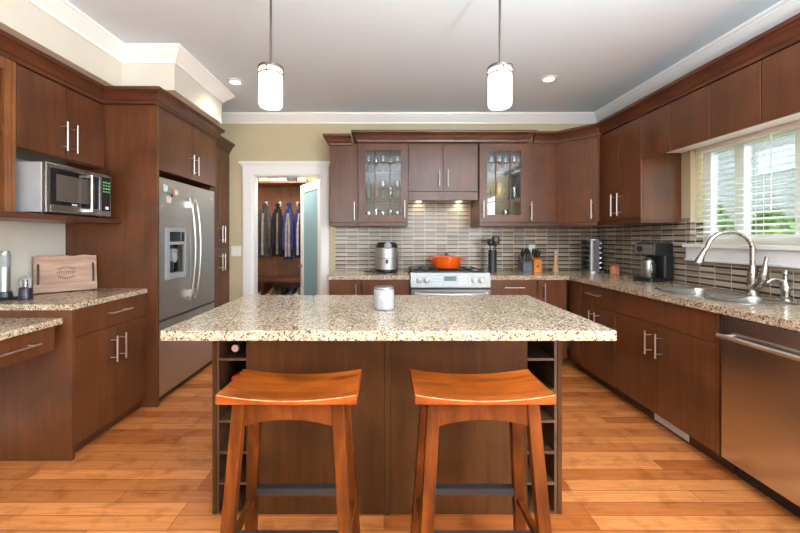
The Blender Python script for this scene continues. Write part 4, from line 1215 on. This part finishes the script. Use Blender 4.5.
# switches and sockets
t = thing('light_switch', 'white double light switch on the wall left of the closet door', 'light switch', (-1.700, WB - .0005, 1.13))
link('plate', MB().box(-.058, .058, -.007, 0, -.058, .058), 'white_plastic', t, bevel=.002)
for x in (-.024, .024): link('rocker', MB().box(x - .016, x + .016, -.011, -.0071, -.034, .034), 'white', t, bevel=.002)


def socket(label, loc, rz):
    t = thing('power_socket', label, 'socket', loc, rz, 'power sockets on the tiles')
    link('plate', MB().box(-.036, .036, -.006, 0, -.058, .058), 'white_plastic', t, bevel=.002)
    link('outlet', MB().box(-.017, .017, -.009, -.0061, .008, .04).box(-.017, .017, -.009, -.0061, -.04, -.008), 'white', t, bevel=.002)


socket('white power socket on the tiles behind the knife blocks', (1.70, WB - .0075, 1.145), 0)


# ------------------------------------------------------------------ glassware behind the glass doors
def tumbler(name, label, loc, r, h, mat='glassware', cat='glass', group='glassware in the left cabinet', stem=False):
    if stem: prof = [(r * .8, 0), (r * .8, .003), (.004, .006), (.004, h * .45), (r * .7, h * .55), (r, h * .75), (r * .85, h)]
    else: prof = [(r * .85, 0), (r * .9, .004), (r, h), (r - .002, h), (r * .85, .008), (.001, .007)]
    o = link(name, MB().lathe(prof, (0, 0, 0), 16), mat, None, smooth=True); o.location = loc
    return tag(o, label, cat, group)


cg, cw = 'glassware in the left cabinet', 'glassware in the right cabinet'
for sh, z in (('bottom', UZ0 + .0185), ('middle', 1.7125), ('top', 1.9825)):
    for k in range(5):
        x = -.272 + .105 + k * .078
        if sh == 'middle' and k < 2:
            o = link('spirit_bottle', MB().lathe([(.032, 0), (.034, .01), (.034, .13), (.013, .17), (.012, .225), (.001, .226)], (0, 0, 0), 18), ('green_bottle', 'amber')[k], None, smooth=True)
            o.location = (x, 3.92, z); tag(o, ('dark green bottle on the middle shelf of the left glass cabinet', 'amber bottle on the middle shelf of the left glass cabinet')[k], 'bottle'); continue
        stem = sh == 'top' or (sh == 'middle' and k % 2 == 0)
        tumbler('wine_glass' if stem else 'drinking_glass', '%s on the %s shelf of the left glass cabinet' % ('stemmed glass' if stem else 'short tumbler', sh), (x, 3.90 + .05 * (k % 2), z), .033, .19 if stem else .10 + .03 * (k % 2), group=cg + ', ' + sh + ' shelf' + (' stems' if stem else ''), stem=stem)
for sh, z in (('bottom', UZ0 + .0185), ('middle', 1.7125), ('top', 1.9825)):
    for k in range(5):
        x = 1.0 + .10 + k * .077
        if sh == 'bottom' and k in (2, 4):
            o = link('votive_candle', MB().lathe([(.028, 0), (.030, .004), (.033, .06), (.001, .06)], (0, 0, 0), 16), 'red_foil', None, smooth=True); o.location = (x, 3.88, z)
            tag(o, ('small red votive in the middle of the right glass cabinet', 'small red votive at the right of the right glass cabinet')[k // 4], 'candle'); continue
        if sh == 'middle' and k == 2:
            o = link('carved_bowl', MB().lathe([(.03, 0), (.06, .03), (.075, .09), (.06, .15), (.045, .17), (.042, .165), (.05, .14), (.001, .02)], (0, 0, 0), 20), plain('brass_bowl', s2l(196, 156, 70), .3, .7), None, smooth=True); o.location = (x, 3.95, z)
            tag(o, 'golden vase on the middle shelf of the right glass cabinet', 'vase'); continue
        if sh == 'middle' and k in (1, 3): continue
        stem = sh == 'top'
        tumbler('wine_glass' if stem else 'drinking_glass', '%s on the %s shelf of the right glass cabinet' % ('stemmed glass' if stem else 'tumbler', sh), (x, 3.90 + .05 * (k % 2), z), .033, .19 if stem else .12, group=cw + ', ' + sh + ' shelf', stem=stem)

# ------------------------------------------------------------------ closet contents
t = thing('coat_rack_cabinet', 'brown hall cabinet with coat hooks inside the closet', 'cabinet', (-1.55, 5.2, 0))
f = at(t)
link('back_panel', f(MB().box(-2.145, -.605, 5.42, 5.448, .0005, 2.05)), 'closet_wood', t)
link('stile', f(MB().box(-1.415, -1.395, 5.41, 5.42, .73, 2.03)), 'closet_wood', t)
link('top_shelf', f(MB().box(-2.145, -.605, 5.02, 5.448, 2.05, 2.075)), 'closet_wood', t)
link('bench', f(MB().box(-2.145, -.605, 5.0, 5.419, .66, .725)), 'wood_edge', t, bevel=.003)
link('divider', f(MB().box(-1.71, -1.69, 5.01, 5.419, .0005, .66)), 'wood_edge', t)
link('shoe_shelf', f(MB().box(-1.689, -.605, 5.01, 5.419, .43, .45).box(-2.145, -1.711, 5.01, 5.419, .43, .45)), 'wood_edge', t)
HK = (-1.765, -1.56, -1.30)
for x in HK:
    b = MB(); b.box(x - .012, x + .012, 5.414, 5.42, 1.76, 1.83); b.tube([(x, 5.414, 1.79), (x, 5.36, 1.79), (x, 5.345, 1.815)], .006, 8)
    link('hook', f(b), 'white_plastic', t, smooth=True)


def coat(name, label, x, w_, ln, mat, stripe=None, y=5.31, seed=0, cat='jacket', sleeve=True, ztop=1.80):
    t = thing(name, label, cat, (x, y, ztop))
    rn = random.Random(seed); ph = rn.random() * 6
    wid2 = lambda u: w_ * (.14 + .86 * (1 - (1 - min(1, u / .5)) ** 1.8)) * (1 + .06 * u)
    dep = lambda u: .022 + .034 * min(1, u * 2.2)
    rings = []; N = 40
    for j in range(17):
        u = j / 16; z = -u * ln
        rings.append([((wid2(u) * math.cos(a)) + .010 * math.sin(3 * u + ph), dep(u) * math.sin(a) * (1 + .34 * u ** .5 * math.sin(7 * a + ph + u)), z + .014 * math.sin(4 * a + ph) * (u > .98)) for a in [2 * PI * k / N for k in range(N)]])
    link('garment_body', MB().loft(rings), mat, t, smooth=True)
    if sleeve:
        for s in (-1, 1):
            link('sleeve', MB().tube([(s * w_ * .38, -.022, -.10), (s * w_ * .66, -.04, -.22), (s * w_ * .84, -.05, -.42), (s * w_ * .86, -.05, -ln * .84)], [.022, .032, .034, .03], 12), mat, t, smooth=True)
    link('collar', MB().tube([(-.03, -.015, -.03), (0, -.035, -.055), (.03, -.015, -.03), (0, .008, -.02), (-.03, -.015, -.03)], .014, 8), mat, t, smooth=True)
    if stripe:
        for k, (sx, sw) in enumerate(stripe[1]):
            rr = []
            for j in range(8):
                u = .2 + .76 * j / 7; xx = sx * wid2(u); yy = -dep(u) * 1.3 - .006
                rr.append([(xx - sw, yy - .002, -u * ln), (xx + sw, yy - .002, -u * ln), (xx + sw, yy + .03, -u * ln), (xx - sw, yy + .03, -u * ln)])
            link('stripe', MB().loft(rr), stripe[0], t)
    return t


coat('jacket', 'dark grey jacket on the leftmost closet hook', HK[0] + .005, .105, .80, cloth('charcoal_cloth', s2l(66, 62, 62)), (cloth('grey_lining', s2l(128, 120, 114)), ((-.1, .016),)), seed=1)
coat('jacket', 'black jacket with pale tag on the middle closet hook', HK[1] + .0, .072, .78, cloth('black_cloth', s2l(34, 31, 34)), (cloth('tan_lining', s2l(104, 94, 88)), ((.1, .012),)), seed=2, y=5.30)
coat('jacket', 'royal blue jacket with pale stripe on the right closet hook', HK[2] - .085, .062, .82, cloth('royal_blue_cloth', s2l(44, 54, 100)), (cloth('beige_stripe', s2l(132, 122, 122)), ((-.35, .014), (.3, .016))), seed=3, y=5.25)
coat('jacket', 'navy jacket with light panels nearest the frosted door', HK[2] + .07, .065, .80, cloth('navy_cloth', s2l(42, 46, 92)), (cloth('lilac_stripe', s2l(170, 164, 190)), ((-.35, .014), (.5, .014))), seed=4, y=5.30)
bx = [(-1.85, .13, .15, (150, 96, 54), 'brown carton'), (-1.70, .12, .16, (206, 190, 160), 'cream box'), (-1.56, .12, .13, (128, 146, 160), 'blue grey box'),
      (-1.43, .11, .17, (190, 200, 204), 'pale blue box'), (-1.30, .12, .14, (40, 44, 54), 'black box'), (-1.16, .13, .17, (226, 196, 150), 'tan box'), (-1.01, .13, .15, (214, 150, 110), 'peach box')]
for x, wd, hh, c, nm in bx:
    t = thing('storage_box', nm + ' on the high closet shelf', 'box', (x, 5.18, 2.0755), 0, 'boxes on the closet shelf')
    mm = plain('card_' + nm.replace(' ', '_'), s2l(*c), .7, var=.15)
    link('box', MB().box(-wd / 2, wd / 2, -.11, .11, 0, hh - .03), mm, t, bevel=.003); link('lid', MB().box(-wd / 2 - .003, wd / 2 + .003, -.113, .113, hh - .0295, hh), mm, t, bevel=.003)


def shoe(label, x, c, rot, z=.4505, sole=(220, 216, 208)):
    t = thing('shoe', label, 'shoe', (x, 5.17, z), rot, 'shoes in the closet')
    prof = [(-.13, .030, .03, .10), (-.12, .036, .03, .115), (-.05, .036, .03, .10), (.03, .040, .03, .075), (.09, .042, .03, .055), (.13, .032, .03, .045), (.145, .012, .03, .035)]
    rings = []
    for yy, hw, z0, z1 in prof:
        rings.append([(hw * math.cos(a), -yy, z0 - .004 + (z1 - z0) * max(0, math.sin(a))) if math.sin(a) > 0 else (hw * math.cos(a), -yy, z0 - .004) for a in [2 * PI * k / 12 for k in range(12)]])
    link('upper', MB().loft(rings), plain('shoe_' + label.split(' ')[0] + '_%d' % int(-x * 100), s2l(*c), .6, var=.2), t, smooth=True)
    rings = [[(hw * 1.08 * math.cos(a), -yy * 1.02, .0125 + .0125 * math.sin(a)) for a in [2 * PI * k / 8 for k in range(8)]] for yy, hw, z0, z1 in prof]
    link('sole', MB().loft(rings), plain('sole_%d' % int(-x * 100), s2l(*sole), .7), t, smooth=True)


shoe('white sneaker at the left under the closet bench', -1.765, (236, 234, 232), .0)
shoe('tan shoe under the closet bench beside the divider', -1.635, (176, 132, 90), -.03)
shoe('brown shoe right of the tan one under the bench', -1.532, (120, 88, 62), .02)
shoe('black sneaker left of the dark grey one under the bench', -1.432, (40, 40, 42), .02)
shoe('grey sneaker with dark body beneath the bench', -1.332, (90, 98, 106), -.02)
shoe('pale patterned shoe under the bench by the frosted door', -1.232, (226, 216, 202), .02)
t = thing('closet_lamp', 'round white ceiling lamp in the closet', 'lamp', (-1.35, 4.50, 2.4995))
link('lamp_base', MB().lathe([(.09, 0), (.09, -.02)], (0, 0, 0), 24), 'white', t)
link('lamp_globe', MB().lathe([(.085, -.0205), (.11, -.04), (.09, -.08), (.001, -.095)], (0, 0, 0), 24), 'lampglass', t, smooth=True)
point('closet_lamp_light', (-1.35, 4.50, 2.33), 30, (1, .9, .78), .08)

# ------------------------------------------------------------------ outside the window
struct('ground', MB().box(2.7, 40, -12, 40, -.75, -.6), 'grass')
t = thing('house', 'grey neighbouring house seen through the window', 'house', (14, 13, -.6))
f = at(t)
link('wall', f(MB().box(13, 19, 3, 24, -.6, 6.2)), 'siding', t)
link('roof', f(MB().hexa([(12.4, 2.5, 6.2), (19.5, 2.5, 6.2), (19.5, 24.5, 6.2), (12.4, 24.5, 6.2), (15.8, 2.5, 8.6), (16.2, 2.5, 8.6), (16.2, 24.5, 8.6), (15.8, 24.5, 8.6)])), plain('shingles', s2l(96, 96, 100), .9, var=.15), t)
for yy, zz in ((11.9, 3.5), (15.5, 3.5), (8.6, 3.2)):
    wf = link('window', f(MB().box(12.94, 12.999, yy - .55, yy + .55, zz - .05, zz + .75)), 'white', t)
    b = MB()
    for i in range(3):
        for j in range(2): b.box(12.925, 12.939, yy - .48 + i * .33, yy - .48 + i * .33 + .29, zz + .02 + j * .36, zz + .02 + j * .36 + .32)
    link('pane', f(b), plain('painted_sky_pane', s2l(206, 220, 232), .1), wf)  # sky reflection is painted in as the pale pane colour


def shrub(label, x, y, r, h, seed, z0=-.6):
    rn = random.Random(seed); t = thing('shrub', label, 'shrub', (x, y, z0), 0, 'garden shrubs outside')
    b = MB()
    for k in range(2200):
        a = rn.random() * 2 * PI; u = rn.random(); rr = r * (rn.random() ** .35) * math.sin(PI * (.12 + .86 * u)) ** .6
        c = Vector((rr * math.cos(a), rr * math.sin(a), .15 + u * h)); s = .035 + rn.random() * .05
        d1 = Vector((rn.gauss(0, 1), rn.gauss(0, 1), rn.gauss(0, 1))).normalized(); d2 = d1.cross(Vector((rn.gauss(0, 1), rn.gauss(0, 1), rn.gauss(0, 1)))).normalized()
        v = [b.bm.verts.new(c + d1 * s), b.bm.verts.new(c + d2 * s * .5), b.bm.verts.new(c - d1 * s), b.bm.verts.new(c - d2 * s * .5)]
        b.bm.faces.new(v)
    me = bpy.data.meshes.new('foliage'); b.bm.to_mesh(me); b.bm.free(); me.materials.append(M['leaf'])
    o = bpy.data.objects.new('foliage', me); COL.objects.link(o); o.parent = t
    b = MB()
    for k in range(5):
        a = k * 1.3; b.tube([(0, 0, 0), (.1 * math.cos(a), .1 * math.sin(a), h * .4), (.3 * r * math.cos(a), .3 * r * math.sin(a), h * .8)], [.03, .02, .008], 6)
    link('stem', b, 'bark', t)


shrub('leafy green shrub farthest left behind the window blind', 5.6, 6.3, .5, 2.45, 1)
shrub('leafy green shrub right of the tallest one outside the window', 6.75, 6.3, .48, 2.2, 2)
shrub('leafy green shrub outside, behind the faucet', 5.75, 5.2, .48, 2.0, 5)
shrub('low leafy shrub farthest right outside the window', 5.9, 4.1, .5, 1.9, 3)
